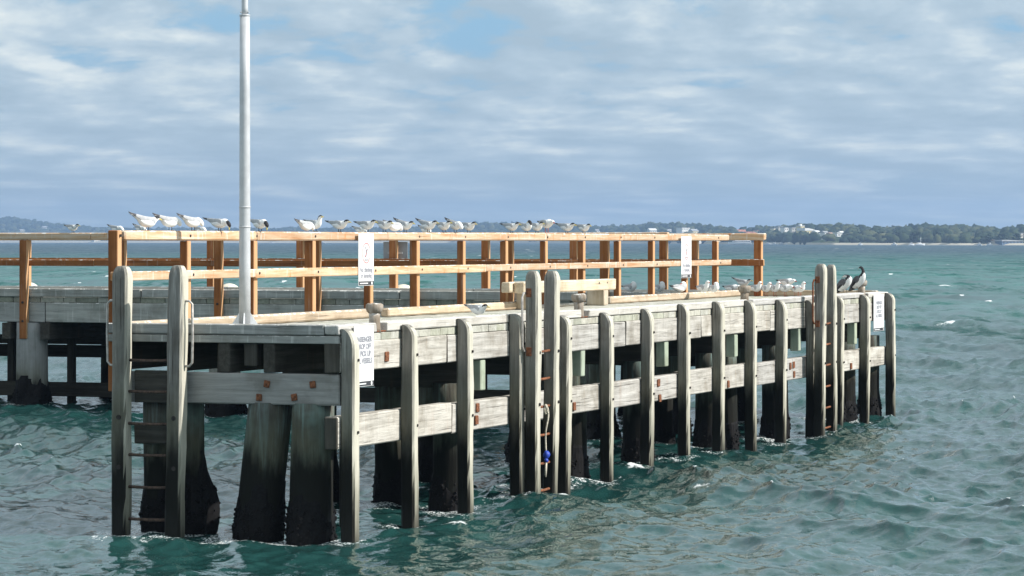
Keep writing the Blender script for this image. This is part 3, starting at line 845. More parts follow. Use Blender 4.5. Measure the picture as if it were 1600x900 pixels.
bird('cormorant', CM['short'], 1302, 1338, ('w', .42, ZD1+.05), .62, 'hunched pied cormorant with white cheek behind the tall one', 'cormorants', -1)

# ================================================================== FAR SHORE
XS = np.array([-500, 0, 300, 700, 1000, 1150, 1300, 1500, 1700, 2100.])
DS = np.array([7200, 6900, 6300, 5600, 4300, 3300, 2650, 2520, 2480, 2450.])
CX = np.array([-500, -100, 0, 20, 40, 90, 150, 200, 300, 400, 480, 560, 640, 700, 760, 800, 860, 930, 960, 1010, 1016, 1060, 1090, 1130, 1165, 1180, 1220, 1260, 1290, 1330, 1350, 1390, 1420, 1460, 1500, 1540, 1570, 1600, 1700, 2100.])
CY = np.array([352, 347, 342, 341, 345, 352, 357, 358, 359, 359, 358, 359, 357, 355, 350, 351, 353, 357, 355, 354, 351, 351, 354, 357, 359, 357, 357, 354, 353, 354, 357, 359, 356, 354, 356, 359, 357, 356, 355, 356.])
UC, DEPTH = .72, .34
def shoreD(x): return np.interp(x, XS, DS)
def wob(x, u):
    return np.sin(x*.031+u*5)*.5+np.sin(x*.083+1.3+u*9)*.3+np.sin(x*.19+u*17)*.2
def terr(x, u):
    D = shoreD(x)*(1+DEPTH*u)
    Dc = shoreD(x)*(1+DEPTH*UC)
    zc = H+(YH-np.interp(x, CX, CY))/F*Dc-5.5
    k = np.clip(u/UC, 0, 1)
    bh = .3+.0004*shoreD(x)
    prof = np.where(u < .012, -1.0+u/.012*(bh+1), bh+(zc-bh)*(k**.85)*(.92+.08*k))
    prof = prof+np.where((u > .05) & (u < UC-.1), wob(x, u)*zc*.06, 0)
    prof = np.where(u > UC, zc-(u-UC)*zc*.6, prof)
    return D, prof
xs = np.arange(-450, 2060, 4.); us = np.concatenate(([-.004, 0, .004, .008, .012], np.linspace(.03, 1, 22)))
V = []; 
for u in us:
    D, z = terr(xs, np.full_like(xs, u))
    V.append(np.stack([(xs-800)/F*D, D, z], 1))
V = np.concatenate(V)
def grid_mesh(name, V, nr, nc, smooth=True):
    me = bpy.data.meshes.new(name)
    i = np.arange(nr*nc).reshape(nr, nc)
    q = np.stack([i[:-1, :-1], i[:-1, 1:], i[1:, 1:], i[1:, :-1]], -1).reshape(-1, 4)
    me.vertices.add(len(V)); me.vertices.foreach_set('co', V.astype(np.float32).ravel())
    me.loops.add(q.size); me.loops.foreach_set('vertex_index', q.astype(np.int32).ravel())
    me.polygons.add(len(q)); me.polygons.foreach_set('loop_start', np.arange(0, q.size, 4, dtype=np.int32))
    me.polygons.foreach_set('loop_total', np.full(len(q), 4, dtype=np.int32))
    me.polygons.foreach_set('use_smooth', np.full(len(q), smooth, dtype=bool))
    me.update(calc_edges=True); me.validate()
    return me
me = grid_mesh('hills', V, len(us), len(xs))
at = me.attributes.new('sand', 'FLOAT', 'POINT'); at.data.foreach_set('value', np.repeat((us < .0125).astype(np.float32), len(xs)))
m, t, b = new_mat('hill_scrub', rough=1, spec=0)
geo = t.n('ShaderNodeNewGeometry'); pz = t.xyz(geo.outputs['Position'])[2]
n1 = t.noise(geo.outputs['Position'], .012, 6, .65); n2 = t.noise(geo.outputs['Position'], .05, 4, .6)
c = t.ramp(n1, [(.3, (.030, .045, .025)), (.5, (.05, .07, .035)), (.62, (.085, .095, .05)), (.75, (.20, .17, .10))])
c = t.mix(t.step(n2, .5, .7), c, (.03, .045, .025))
sa = t.n('ShaderNodeAttribute', attribute_name='sand').outputs['Fac']
c = t.mix(t.step(sa, .4, .7), c, (.46, .42, .34))
t.put(b.inputs['Base Color'], c); me.materials.append(m)
tag(col.objects.link(bpy.data.objects.new('hills', me)) or bpy.data.objects['hills'], 'low wooded hills along the far shore of the bay', None, None, 'structure')

def leafmat(name, c0, c1, c2):
    m, t, b = new_mat(name, rough=.95, spec=.05)
    geo = t.n('ShaderNodeNewGeometry'); oi = t.n('ShaderNodeObjectInfo')
    n = t.noise(geo.outputs['Position'], .35, 4, .65)
    ri = geo.outputs['Random Per Island']
    c = t.ramp(ri, [(0, c0), (.5, c1), (1, c2)])
    c = t.mix(t.step(n, .35, .7), t.mix(1.0, c, (.55, .6, .6), 'MULTIPLY'), c)
    t.put(b.inputs['Base Color'], c)
    return m
m_wood = leafmat('far_wood_leaves', (.026, .042, .024), (.048, .068, .034), (.115, .12, .06))
m_tree = leafmat('shore_tree_leaves', (.02, .034, .02), (.032, .05, .026), (.05, .07, .035))
m_trunk = simple('tree_bark', (.12, .10, .08), .9)

# buildings: x centre, base row, width px, height px, kind, wall, roof, label
bwall = {'white': simple('white_render', (.78, .77, .73), .8, 0, .05, .3), 'cream': simple('cream_render', (.70, .63, .44), .8, 0, .06, .3), 'yellow': simple('yellow_render', (.72, .62, .34), .8, 0, .05, .3), 'grey': simple('grey_render', (.50, .51, .52), .8, 0, .06, .3), 'stone': simple('pale_stone', (.55, .52, .45), .8, 0, .08, .3), 'blue': simple('blue_cladding', (.09, .14, .22), .6, 0, .05, .3)}
broof = {'red': simple('red_tiles', (.42, .17, .10), .8, 0, .15, .5), 'grey': simple('grey_roof', (.36, .37, .38), .7, 0, .1, .5), 'white': simple('white_roof', (.74, .73, .70), .7, 0, .05, .5), 'brown': simple('brown_tiles', (.34, .23, .16), .8, 0, .1, .5)}
m_win = simple('window_glass', (.05, .06, .08), .15, 0, .1)
BLD = [
    (1021, 364, 11, 6, 'gable', 'white', 'white', 'small white house among trees near the far railing sign'),
    (1048, 364, 14, 5, 'gable', 'white', 'grey', 'long low white house beside the far railing sign'),
    (1072, 365, 16, 8, 'flat', 'white', 'grey', 'white block with dark bands above the far railing sign'),
    (1087, 365, 12, 6, 'gable', 'cream', 'grey', 'cream house between the white block and the church'),
    (1098, 360, 16, 7, 'gable', 'white', 'white', 'pale hall beside the church tower'),
    (1122, 361, 20, 6, 'gable', 'cream', 'brown', 'cream hall on the far side of the church tower'),
    (1162, 366, 16, 6, 'gable', 'cream', 'red', 'house with broad red roof above the white ferry'),
    (1176, 368, 18, 5, 'gable', 'white', 'red', 'low house with red roof beside the broad red roof'),
    (1189, 365, 13, 4, 'flat', 'cream', 'red', 'flat cream house at the end of the red roofed houses'),
    (1212, 366, 7, 8, 'flat', 'cream', 'grey', 'narrow cream flats, first of the apartment row'),
    (1220, 366, 7, 10, 'flat', 'stone', 'grey', 'tall stone coloured flats in the apartment row'),
    (1229, 366, 8, 9, 'flat', 'white', 'grey', 'white flats at the end of the apartment row'),
    (1243, 365, 12, 8, 'flat', 'stone', 'grey', 'stone block beside the yellow tower block'),
    (1254, 365, 8, 12, 'tower', 'yellow', 'white', 'yellow tower block with a mast on its roof'),
    (1267, 366, 22, 8, 'gable', 'yellow', 'white', 'large yellow building with a pale sloping roof'),
    (1279, 366, 8, 5, 'gable', 'white', 'white', 'white annex against the large yellow building'),
    (1292, 367, 8, 5, 'gable', 'white', 'grey', 'white house with grey roof past the yellow building'),
    (1301, 369, 6, 5, 'gable', 'white', 'brown', 'small white house with brown roof below the hill crest'),
    (1311, 370, 6, 5, 'flat', 'white', 'white', 'square white house at the edge of the dark trees'),
    (1317, 367, 5, 5, 'gable', 'white', 'white', 'highest white house at the edge of the dark trees'),
    (1280, 375, 5, 4, 'gable', 'white', 'grey', 'tiny white house above the beach'),
    (1288, 374, 5, 3, 'flat', 'white', 'white', 'tiny flat white house above the beach'),
    (1582, 382, 36, 4.5, 'gable', 'blue', 'grey', 'long blue boat shed on the far beach'),
    (1558, 382, 10, 5, 'gable', 'stone', 'brown', 'low stone house beside the long blue boat shed'),
    (1597, 372, 5, 6, 'flat', 'stone', 'grey', 'pale house on the slope above the blue boat shed'),
    (70, 357, 7, 3, 'gable', 'grey', 'grey', 'grey roofed house on the distant hillside'),
    (35, 362, 7, 3, 'gable', 'stone', 'grey', 'stone house low on the distant hillside'),
    (152, 359, 10, 3, 'gable', 'white', 'red', 'red roofed house at the foot of the distant hill'),
    (935, 363, 8, 4, 'gable', 'white', 'grey', 'lone white house past the last tern on the railing'),
]
BUSED = []
def uat(x, row):
    uu = np.linspace(.015, UC, 200); D, z = terr(np.full_like(uu, x), uu)
    yy = YH-(z-H)*F/D
    k = np.argmax(yy <= row)
    return float(uu[k]), float(D[k]), float(z[k])
def building(x, row, wpx, hpx, kind, wall, roof, label):
    u, D, z = uat(x, row)
    k = D/F; wd, hg = wpx*k*1.12, hpx*k*1.2; dp = max(7., min(wd*.7, 16.))
    t = thing('house' if kind == 'gable' and wpx < 20 else 'building', ((x-800)*k, D, z), label, 'building', 'buildings on the far shore', True, random.uniform(.40, .80))
    BUSED.append((x, u, wpx, hpx, row))
    t['_base'] = (0., 0., 0.)
    X0, X1 = -wd/2, wd/2
    if kind == 'gable':
        he = hg*.58
        m = MB(); m.box(X0, X1, 0, dp, -6, he, 0, 0); m.build('wall', bwall[wall], t)
        m = MB(); o = .6
        if wpx >= 20 and kind == 'gable':
            prof = [(X0-o, he), (X1+o, he), (X1+o, he+.5), (X0+wd*.25, hg), (X0-o, hg)]
            m.rings([[(a, y, zz) for a, zz in prof] for y in (-o, dp+o)], True, smooth=False)
        else:
            prof = [(-o, he), (dp+o, he), (dp/2, hg)]
            m.rings([[(a, y, zz) for y, zz in prof] for a in (X0-o, X1+o)], True, smooth=False)
        m.build('roof', broof[roof], t)
        top = he
    else:
        hb = hg*(.8 if kind == 'tower' else .93)
        m = MB(); m.box(X0, X1, 0, dp, -6, hb, 0, 0); m.build('wall', bwall[wall], t)
        m = MB(); m.box(X0-.4, X1+.4, -.4, dp+.4, hb+.01, hb+.7, 0, 0); m.build('roof', broof[roof], t)
        if kind == 'tower':
            m = MB(); m.box(-1.2, 1.2, 2, 5, hb+.71, hg*1.05, 0, 0); m.build('lift_tower', bwall['white'], t)
        top = hb
    nf = max(1, int(top/2.9)); nw = max(1, int(wd/3.2))
    for f in range(nf):
        for i in range(nw):
            xc = X0+wd*(i+.5)/nw; zc = top*(f+.52)/nf
            m = MB(); m.box(xc-.7, xc+.7, -.06, .1, zc-.65, zc+.65, 0, 0); m.build('window', m_win, t)
for q in BLD: building(*q)
# church with spire
u, D, z = uat(1107, 361); k = D/F
t = thing('church', ((1107-800)*k, D, z), 'pale stone church tower with pointed spire on the far hill', 'church', None, True, .2); t['_base'] = (0., 0., 0.)
BUSED.append((1107, u, 6, 14, 361))
m = MB(); m.box(-2, 2, 0, 4, -6, 9*k, 0, 0); m.build('tower', bwall['stone'], t)
m = MB(); m.rings([[(a*r, 2+b*r, zz) for a, b in ((-1, -1), (1, -1), (1, 1), (-1, 1))] for r, zz in ((2.2, 9*k+.02), (.1, 15.5*k))], True, smooth=False); m.build('spire', broof['grey'], t)
m = MB(); m.box(2.02, 12, .5, 7, -6, 4*k, 0, 0); m.build('nave', bwall['stone'], t)
m = MB(); m.rings([[(a, y, zz) for y, zz in ((0, 4*k+.02), (7.5, 4*k+.02), (3.75, 6.5*k))] for a in (2.03, 12.4)], True, smooth=False); m.build('roof', broof['grey'], t)
# radio mast
u, D, z = uat(1026, 352.5); k = D/F
t = thing('radio_mast', ((1025-800)*k, D, z-2), 'thin radio mast on the far hill crest', 'mast', None, True); t['_base'] = (0., 0., 0.)
m = MB()
for a in range(3): m.tube([(1.2*math.cos(a*2.1), 1.2*math.sin(a*2.1), 0), (.2*math.cos(a*2.1), .2*math.sin(a*2.1), 13*k)], .18, 5)
for q in range(8):
    r = 1.2-q*.12; m.tube([(r*math.cos(a*2.1), r*math.sin(a*2.1), 1+q*13*k/9) for a in range(4)], .1, 4)
m.build('lattice', m_galv, t)

# wood on the hills: one mass of crowns
bm_ico = bmesh.new(); bmesh.ops.create_icosphere(bm_ico, subdivisions=2, radius=1.0)
iv = np.array([v.co[:] for v in bm_ico.verts]); itri = np.array([[v.index for v in f.verts] for f in bm_ico.faces]); bm_ico.free()
def crowns(pts):
    """pts: (X, Y, z centre, radius, squash) -> triangle mesh of uneven crowns"""
    VV, TT = [], []
    for i, (X, Y, z, r, sq) in enumerate(pts):
        k = 1+rng.normal(0, .13, len(iv)); ph = rng.uniform(0, 6, 3)
        k += .22*np.sin(iv[:, 0]*4+ph[0])*np.sin(iv[:, 1]*4+ph[1])+.15*np.sin(iv[:, 2]*5+ph[2])
        v = iv*k[:, None]*np.array([r, r, r*sq])+np.array([X, Y, z])
        VV.append(v); TT.append(itri+i*len(iv))
    return np.concatenate(VV), np.concatenate(TT)
def tri_mesh(name, V, T):
    me = bpy.data.meshes.new(name)
    me.vertices.add(len(V)); me.vertices.foreach_set('co', V.astype(np.float32).ravel())
    me.loops.add(T.size); me.loops.foreach_set('vertex_index', T.astype(np.int32).ravel())
    me.polygons.add(len(T)); me.polygons.foreach_set('loop_start', np.arange(0, T.size, 3, dtype=np.int32))
    me.polygons.foreach_set('loop_total', np.full(len(T), 3, dtype=np.int32))
    me.update(calc_edges=True); me.validate(); return me
pts = []
for _ in range(6200):
    x = random.uniform(-350, 1950); u = random.uniform(.02, UC+.02)**1.0
    if random.random() < .25: u = UC-random.random()*.05
    D, z = terr(np.array([x]), np.array([u])); D, z = float(D[0]), float(z[0])
    row = YH-(z+10-H)*F/D
    if any(abs(x-b[0]) < b[2]*.5+5 and b[1]-.30 < u < b[1]+.015 and row < b[4]-.5 for b in BUSED): continue
    cl = mnoise.noise(Vector((x*.03, u*9, 0)))
    if cl < -.28 and u < UC-.1 and u > .06: continue
    r = random.uniform(3.0, 6.5)*(D/3000)**.35
    pts.append(((x-800)/F*D, D, z+r*.45, r, random.uniform(.65, 1.0)))
Vc, Tc = crowns(pts)
me = tri_mesh('far_wood', Vc, Tc); me.materials.append(m_wood)
o = bpy.data.objects.new('far_wood', me); col.objects.link(o)
tag(o, 'mixed green scrub and woodland covering the far hills', 'woodland', None, 'stuff')

# trees one can tell apart on the near stretch of the far shore
TREES = [(1340, 357, 15, 'rnd', 'pointed dark pine at the edge of the far houses', 6), (1346, 361, 13, 'rnd', 'low round tree next to the pointed pine', 12), (1363, 357, 15, 'rnd', 'tall domed dark tree on the far skyline', 13), (1376, 361, 16, 'rnd', 'broad dark tree beside the tall domed tree', 20),
         (1405, 361, 17, 'rnd', 'rounded tree on the far skyline before the moored sailboat', 17), (1431, 360, 20, 'rnd', 'big spreading tree right above the moored sailboat', 20), (1463, 360, 18, 'rnd', 'dark leaning tree on the skyline past the sailboat mast', 15), (1478, 364, 14, 'rnd', 'bushy dark tree lower down past the sailboat mast', 18), (1525, 362, 17, 'rnd', 'slim upright tree halfway to the blue boat shed', 8), (1543, 370, 17, 'rnd', 'wide dark tree just before the blue boat shed', 22), (1565, 365, 17, 'rnd', 'tall dark tree rising behind the stone house', 18), (1590, 364, 15, 'rnd', 'dark tree beside the pale house above the boat shed', 16)]
for (x, ytop, hp, kd, lb, wp) in TREES:
    row = ytop+hp; u, D, z = uat(x, row); k = D/F; hg = hp*k; wd = wp*k
    t = thing('tree', ((x-800)*k, D, z-1), lb, 'tree', 'trees on the far shore', True); t['_base'] = (0., 0., 0.)
    m = MB(); m.tube([(0, 0, -2), (.2, 0, hg*.4), (.1, .2, hg*.8)], .4, 7, radii=[.5, .35, .12])
    for a in range(4): m.tube([(.15, .1, hg*.35), (wd*.25*math.cos(a*1.6), wd*.25*math.sin(a*1.6), hg*.62)], .15, 5)
    m.build('trunk', m_trunk, t)
    pl = []
    for _ in range(46):
        a = random.uniform(0, 2*math.pi); q = random.random()**.5; h = random.uniform(.25, 1)
        if wp <= 8: rad = wd*.5*(1.05-h); 
        else: rad = wd*.5*math.sqrt(max(0, 1-((h-.55)/.5)**2))
        pl.append((rad*q*math.cos(a), rad*q*math.sin(a), hg*h, random.uniform(.10, .2)*hg*(.55 if wp <= 8 else 1)*.8, random.uniform(.6, .9)))
    Vt, Tt = crowns(pl); me = tri_mesh('crown', Vt, Tt); me.materials.append(m_tree)
    o = bpy.data.objects.new('crown', me); col.objects.link(o); o.parent = t

# boats
m_hull = simple('white_gelcoat', (.82, .82, .82), .3, 0, .04, .5); m_hullb = simple('blue_hull', (.08, .14, .30), .35, 0, .1, .5)
def hull(m, L, Bm, Hh, rake=.12, mat=0):
    rings = []
    for i in range(9):
        t = i/8; x = -L/2+L*t; b = Bm/2*(1-max(0, (t-.45)/.55)**2.2)*(.86+.14*min(1, t*4))+.02
        zt = Hh*(1+.25*t*t)
        rings.append([(x, -b, zt), (x, -b*.8, Hh*.1), (x, 0, -.4), (x, b*.8, Hh*.1), (x, b, zt), (x, 0, zt+.03)])
    m.rings(rings, True, mat, smooth=False)
def boat(x, D, L, kind, label, head=0., group='boats along the far shore', hm=None):
    X = (x-800)/F*D
    t = thing('sailboat' if kind == 'sail' else 'ferry' if kind == 'ferry' else 'motorboat', (X, D, 0.05), label, 'boat', group, True, head); t['_base'] = (0., 0., 0.)
    if kind == 'ferry':
        m = MB(); hull(m, L, L*.24, 2.0); m.build('hull', m_hull, t)
        for a, b, z0, z1, w in ((-.46, .30, 2.1, 3.7, .20), (-.40, .20, 3.72, 5.0, .17), (-.05, .14, 5.02, 6.2, .12)):
            m = MB(); m.box(L*a, L*b, -L*w/2, L*w/2, z0, z1, .15, 0); d = m.build('deck_house', m_hull, t)
            m = MB(); m.box(L*a+.6, L*b-.4, -L*w/2-.05, L*w/2+.05, (z0+z1)/2-.2, (z0+z1)/2+.45, 0, 0); m.build('window', m_win, d)
        m = MB(); m.tube([(0, 0, 6.2), (-.4, 0, 9.0)], .1, 6); m.build('mast', m_galv, t)
    elif kind == 'sail':
        m = MB(); hull(m, L, L*.3, 1.0); m.build('hull', hm or m_hull, t)
        m = MB(); m.box(-L*.2, L*.15, -L*.08, L*.08, 1.0, 1.55, .1, 0); m.build('cabin', m_hull, t)
        m = MB(); m.tube([(L*.05, 0, .9), (L*.05, 0, L*.85)], .14, 6); m.tube([(L*.05, 0, 1.9), (-L*.35, 0, 2.0)], .2, 6); m.build('mast', m_hull, t)
    else:
        m = MB(); hull(m, L, L*.34, .9); m.build('hull', hm or m_hull, t)
        m = MB(); m.box(-L*.2, L*.18, -L*.12, L*.12, .95, 2.1, .15, 0); c = m.build('cabin', m_hull, t)
        m = MB(); m.box(-L*.15, L*.185, -L*.125, L*.125, 1.45, 1.9, 0, 0); m.build('window', m_win, c)
boat(1156, 2950, 23, 'ferry', 'large white ferry moored under the end of the far railing', math.pi)
boat(1438, 2450, 7.5, 'sail', 'moored sailboat with bare mast off the far beach', .2)
for x, D, L, lb in ((1200, 3000, 7, 'white motorboat next to the large ferry'), (1210, 2980, 6, 'second small motorboat past the large ferry'), (1222, 2990, 8, 'motorboat with tall cabin in the row past the ferry'), (1234, 2960, 7, 'last motorboat of the row past the ferry'),
                    (1397, 2480, 4.5, 'tiny dinghy just before the moored sailboat'), (1344, 2600, 3.6, 'lone dinghy off the beach below the pointed pine'), (1424, 2480, 5, 'white motorboat close beside the moored sailboat'), (1530, 2440, 3.6, 'small white launch halfway to the blue boat shed'), (1546, 2430, 4.5, 'white launch off the stone house on the beach'),
                    (425, 5200, 10, 'white motorboat far off below the rail past the pole'), (505, 5100, 8, 'small white motorboat far off below the upright tern')):
    boat(x, D, L, 'motor', lb, random.uniform(-.5, .5)+(math.pi if random.random() < .4 else 0))
t = boat(1246, 2950, 7, 'sail', 'sailboat moored at the end of the motorboat row', .4)

# ================================================================== WATER
th = math.radians(205)                     # wind sea runs to the left and slightly towards the viewer
def build_water():
    rows = np.concatenate([np.arange(1300, 900, -4.), np.arange(900, 386, -.9), np.arange(386, 378.6, -.3)])
    Dr = H*F/(rows-YH)
    tc = np.concatenate([np.linspace(-.42, -.186, 40)[:-1], np.arange(-.186, .186, .00036), np.linspace(.186, .42, 40)[1:]])
    dD = np.abs(np.gradient(Dr)); dt = np.gradient(tc)
    Dg, Tg = np.meshgrid(Dr, tc, indexing='ij')
    X = (Dg*Tg).ravel(); Y = Dg.ravel()
    sp = np.maximum(dD[:, None]*.8, Dg*dt[None, :]).ravel()
    r = np.random.default_rng(5)
    Z = np.zeros_like(X); DX = np.zeros_like(X); DY = np.zeros_like(X); FO = np.zeros_like(X); GX = np.zeros_like(X)
    lam = np.concatenate([np.geomspace(.22, 1.0, 40), np.geomspace(1.0, 9.5, 46)])
    for L in lam:
        k = 2*math.pi/L
        spread = .8 if L < 1.2 else .42
        a = th+r.normal(0, spread)
        amp = (.0050*L**1.2*np.exp(-(L/7)**2)+.0033*L*math.exp(-(L/.8)**2))*r.uniform(.5, 1.5)*1.42
        kx, ky = k*math.cos(a), k*math.sin(a); ph = r.uniform(0, 2*math.pi)
        far = np.clip((L/sp-.7)/.9, 0, 1)
        # gustiness: short waves come in patches
        arg = kx*X+ky*Y+ph
        am = amp*far
        s, c = np.sin(arg), np.cos(arg)
        Z += am*s; q = .95
        DX += q*am*math.cos(a)*c; DY += q*am*math.sin(a)*c
        FO += k*am*s
    # gentle groups
    g = .75+.35*np.sin(X*.21+Y*.13+1)*np.sin(Y*.17-X*.08+2)
    Z *= g; DX *= g; DY *= g; FO *= g
    Z -= .17*np.exp(-((X+4.3)/1.5)**2-((Y-32.4)/3.0)**2)
    V = np.stack([X+DX, Y+DY, Z], 1)
    # foam: breaking crests + wash and painted glints round the piles + scattered whitecaps
    crest = np.clip((FO-.66)/.35, 0, 1)
    near = np.zeros_like(X)
    sub = np.where((Y < 66) & (np.abs(X) < 14))[0]
    for (px, py), rad, st in FOAMPTS:
        d = np.hypot(X[sub]-px+.12, (Y[sub]-py+.1)*.8)
        near[sub] = np.maximum(near[sub], st*np.clip(1-(d-rad)/.95, 0, 1)**1.5)
    caps = np.zeros_like(X)
    WC = [(1118, 397, 26), (1322, 443, 22), (1245, 432, 14), (1478, 448, 30), (1545, 472, 16), (1480, 780, 60), (1470, 507, 40), (1085, 397, 14), (1345, 455, 12), (1300, 470, 10), (1570, 488, 14), (1500, 465, 10), (835, 488, 10), (905, 437, 12), (1590, 455, 18), (1400, 430, 12), (1490, 590, 36), (1350, 710, 22), (700, 430, 8)]
    for _ in range(120): WC.append((r.uniform(0, 1600), 388+r.exponential(42), r.uniform(6, 17)))
    WC += [(1340, 652, 90), (1440, 655, 60), (1180, 708, 90), (1010, 742, 110), (960, 725, 80), (830, 770, 80), (760, 750, 70), (750, 720, 50), (900, 790, 90), (450, 830, 110), (420, 838, 60), (700, 815, 90), (630, 800, 60), (1090, 690, 60), (1250, 690, 60), (1350, 680, 70), (860, 775, 50), (1120, 745, 60), (1080, 770, 40)]  # wash patches near the piles, with white sparkle painted in
    for (x, y, wpx) in WC:
        D = H*F/(y-YH); cx = (x-800)/F*D; hx = wpx/F*D*.5; hy = max(.25, hx*.7, D*D/15600*1.2)
        ii = np.where((np.abs(Y-D) < hy*1.6) & (np.abs(X-cx) < hx*1.6))[0]
        if len(ii) == 0: continue
        d = ((X[ii]-cx)/hx)**2+((Y[ii]-D)/hy)**2
        cr = np.clip((Z[ii]-np.percentile(Z[ii], 55))/.05, 0, 1)
        caps[ii] = np.maximum(caps[ii], np.clip(1.3-d, 0, 1)*(.45+.55*cr)*(.85 if y > 600 else 1.15))
    me = grid_mesh('sea', V, len(Dr), len(tc))
    for nm, v in (('foam', np.clip(crest*.9+caps, 0, 1)), ('wash', near), ('unres', np.clip(np.log2(sp/.05)/8, 0, 1))):
        at = me.attributes.new(nm, 'FLOAT', 'POINT'); at.data.foreach_set('value', v.astype(np.float32))
    return me
me = build_water()
m, t, b = new_mat('sea_water', rough=.08, spec=.5)
b.inputs['IOR'].default_value = 1.333
geo = t.n('ShaderNodeNewGeometry'); P = geo.outputs['Position']
def attr(n):
    a = t.n('ShaderNodeAttribute', attribute_name=n); return a.outputs['Fac']
n1 = t.noise(t.scale(P, (.8, .45, .8)), 7.0, 4, .6, .3)
n2 = t.noise(t.scale(P, (.45, .22, .45)), 1.0, 5, .6, .3)
nb = t.noise(t.scale(P, (.02, .05, 1)), 1.0, 4, .6)
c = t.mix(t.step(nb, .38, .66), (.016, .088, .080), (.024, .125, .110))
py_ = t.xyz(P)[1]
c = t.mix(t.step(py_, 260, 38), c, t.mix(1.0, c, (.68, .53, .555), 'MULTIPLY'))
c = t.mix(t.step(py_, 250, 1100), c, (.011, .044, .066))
unres = attr('unres')
foam_n = t.noise(t.scale(P, (1.0, .6, 1)), 9.0, 6, .7, .6)
foam_f = t.noise(t.scale(P, (1.0, .7, 1)), 34.0, 3, .6)  # fine speckle: broken foam plus glints painted as white dots
fm = t.step(t.math('ADD', attr('foam'), t.math('MULTIPLY', t.math('SUBTRACT', foam_n, .5), 1.6)), .44, .80)
fm = t.math('MULTIPLY', fm, t.step(attr('foam'), .02, .2))
wm = t.step(t.math('ADD', attr('wash'), t.math('MULTIPLY', t.math('SUBTRACT', foam_n, .5), 2.3)), .78, 1.10)
wm = t.math('MULTIPLY', t.math('MULTIPLY', wm, t.step(foam_f, .44, .60)), t.step(attr('wash'), .02, .15))
fa = t.math('MAXIMUM', fm, wm)
c = t.mix(fa, c, (.80, .82, .82))
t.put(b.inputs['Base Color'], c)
ro = t.math('ADD', .07, t.math('MULTIPLY', unres, .37))
t.put(b.inputs['Roughness'], t.math('MAXIMUM', ro, t.math('MULTIPLY', fa, .7)))
bs = t.n('ShaderNodeBump'); bs.inputs['Distance'].default_value = .06
t.put(bs.inputs['Strength'], .22); t.put(bs.inputs['Height'], n1)
def slopes(sc, off):
    nd = t.n('ShaderNodeTexNoise'); t.put(nd.inputs['Vector'], t.scale(t.vmath('ADD', P, off), sc)); nd.inputs['Scale'].default_value = 1.0
    nd.inputs['Detail'].default_value = 4; nd.inputs['Roughness'].default_value = .62; nd.inputs['Distortion'].default_value = .4
    return t.vmath('SUBTRACT', nd.outputs['Color'], (.5, .5, .5))
sv = t.vmath('ADD', slopes((.75, .16, 1), (0, 0, 0)), slopes((.22, .040, 1), (31, 17, 0)))
amt = t.math('MULTIPLY', t.step(unres, .12, .62), 1.7)
sv = t.vmath('MULTIPLY', sv, t.comb(amt, t.math('MULTIPLY', amt, 1.3), 0.0))
fine = t.vmath('ADD', slopes((9, 5, 1), (3, 5, 0)), slopes((3.2, 1.7, 1), (13, 8, 0)))
sv = t.vmath('ADD', sv, t.vmath('MULTIPLY', fine, (.25, .30, 0)))
nrm = t.vmath('NORMALIZE', t.vmath('ADD', bs.outputs[0], sv))
t.link(nrm, b.inputs['Normal'])
me.materials.append(m)
o = bpy.data.objects.new('sea', me); col.objects.link(o)
tag(o, 'choppy teal sea water with small whitecaps', None, None, 'structure')

# ================================================================== AIR
m = MB(); m.box(-4200, 4200, -60, 10500, -2.2, 130, 0, 0)
hm = bpy.data.materials.new('haze_air'); hm.use_nodes = True; nt = hm.node_tree; nt.nodes.clear()
ov = nt.nodes.new('ShaderNodeOutputMaterial'); pv = nt.nodes.new('ShaderNodeVolumePrincipled')
pv.inputs['Color'].default_value = (.42, .61, .92, 1); pv.inputs['Density'].default_value = .00013; pv.inputs['Anisotropy'].default_value = .3
nt.links.new(pv.outputs[0], ov.inputs['Volume'])
o = m.build('haze', hm); tag(o, 'thin pale sea haze filling the air over the bay', None, None, 'stuff')

# ================================================================== LIGHT + SKY
SUN_AZ_DIR = Vector((.975, -.22, 0)).normalized(); EL = math.radians(37)
sdir = Vector((SUN_AZ_DIR.x*math.cos(EL), SUN_AZ_DIR.y*math.cos(EL), math.sin(EL)))
ld = bpy.data.lights.new('sun', 'SUN'); ld.energy = 4.8; ld.angle = math.radians(.55); ld.color = (1, .962, .905)
lo = bpy.data.objects.new('sun', ld); col.objects.link(lo); lo.rotation_euler = (-sdir).to_track_quat('-Z', 'Y').to_euler()

wd = bpy.data.worlds.new('World'); scene.world = wd; wd.use_nodes = True
t = NT(wd.node_tree); wd.node_tree.nodes.clear()
out = t.n('ShaderNodeOutputWorld'); bgn = t.n('ShaderNodeBackground'); bgn.inputs['Strength'].default_value = .10
sky = t.n('ShaderNodeTexSky', sky_type='NISHITA'); sky.sun_disc = False
sky.sun_elevation = EL; sky.sun_rotation = math.atan2(sdir.x, sdir.y)
sky.air_density = 1.0; sky.dust_density = .6; sky.ozone_density = 1.6
tcn = t.n('ShaderNodeTexCoord'); g = tcn.outputs['Generated']
x, y, z = t.xyz(g)
zz = t.math('ADD', t.math('MAXIMUM', z, 0.0), .050)
az = t.math('ARCTAN2', x, y)
uv = t.comb(t.math('MULTIPLY', az, 13.0), t.math('DIVIDE', 1.0, zz), 0.0)
def dens(off):
    q = t.vmath('ADD', uv, off)
    a = t.noise(t.scale(q, (2.0, 1.0, 1)), 1.0, 10, .58, .15)
    b_ = t.noise(t.scale(t.vmath('ADD', q, (7.3, 3.1, 0)), (.36, .30, 1)), 1.0, 2, .5)
    return t.math('ADD', t.math('MULTIPLY', a, .80), t.math('MULTIPLY', b_, .35))
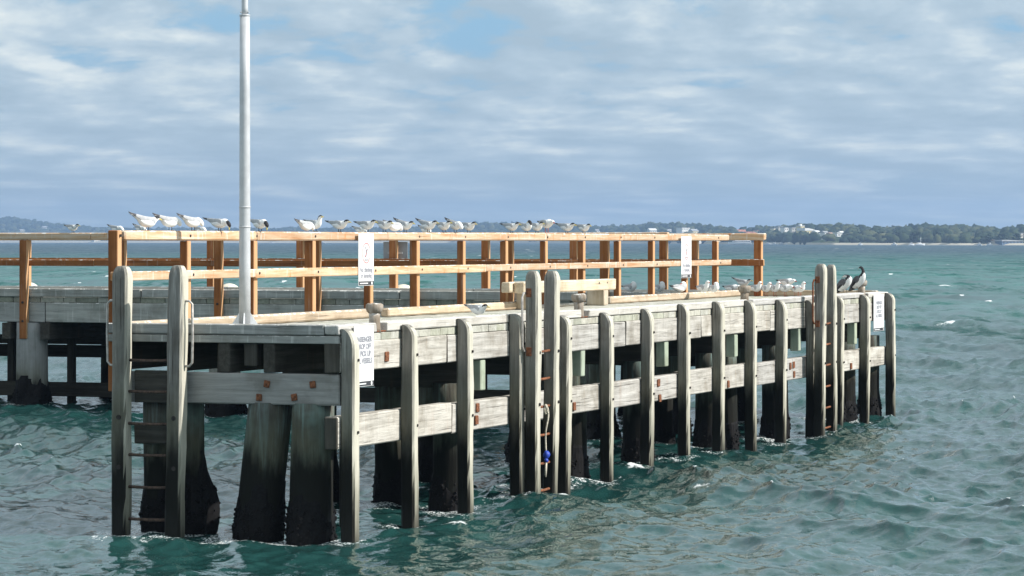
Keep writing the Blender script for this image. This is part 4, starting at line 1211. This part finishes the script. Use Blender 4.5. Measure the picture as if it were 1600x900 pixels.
d0 = dens((0, 0, 0)); d1 = dens((.16, -.26, 0))
broad = t.noise(t.scale(t.vmath('ADD', uv, (2.2, 9.4, 0)), (.75, .42, 1)), 1.0, 4, .55, .3)
mask = t.step(d0, .39, .52)
lit = t.math('ADD', .5, t.math('MULTIPLY', t.math('SUBTRACT', d0, d1), 1.9))
lit = t.math('ADD', lit, t.math('MULTIPLY', t.math('SUBTRACT', broad, .5), 1.1))
ccol = t.ramp(lit, [(.22, (3.5, 4.15, 4.75)), (.45, (3.95, 4.6, 5.2)), (.62, (4.6, 5.15, 5.65)), (.80, (5.9, 6.15, 6.25)), (.97, (7.2, 7.1, 6.85))])
skyc = t.mix(t.step(z, .25, .02), sky.outputs[0], t.mix(t.step(z, .0, .075), (3.6, 4.25, 4.75), (2.3, 3.9, 5.5)))
hi = t.step(z, .10, .45)
ccol = t.mix(hi, ccol, t.mix(1.0, ccol, (1.35, 1.3, 1.25), 'MULTIPLY'))
cc = t.mix(t.math('MULTIPLY', mask, t.math('ADD', .70, t.math('MULTIPLY', t.step(z, .0, .03), .27))), skyc, ccol)
cc = t.mix(1.0, cc, (.95, 1.02, 1.03), 'MULTIPLY')
t.put(bgn.inputs['Color'], cc)
t.link(bgn.outputs[0], out.inputs['Surface'])

# ================================================================== CAMERA
cd = bpy.data.cameras.new('camera'); cam = bpy.data.objects.new('camera', cd); col.objects.link(cam)
cam.location = (0, 0, H); cam.rotation_euler = (math.pi/2, 0, 0)
cd.sensor_width = 36; cd.lens = F/1600*36; cd.shift_y = -(450-YH)/1600
cd.clip_start = .5; cd.clip_end = 40000
scene.camera = cam
scene.render.engine = 'CYCLES'
scene.view_settings.view_transform = 'Standard'; scene.view_settings.look = 'None'
scene.view_settings.exposure = 0.40; scene.view_settings.gamma = 1.0
scene.cycles.use_denoising = True
try:
    scene.cycles.denoiser = 'OPENIMAGEDENOISE'
except Exception:
    pass
scene.cycles.max_bounces = 6; scene.cycles.sample_clamp_indirect = 6
for o in scene.objects:
    if '_base' in o: del o['_base']
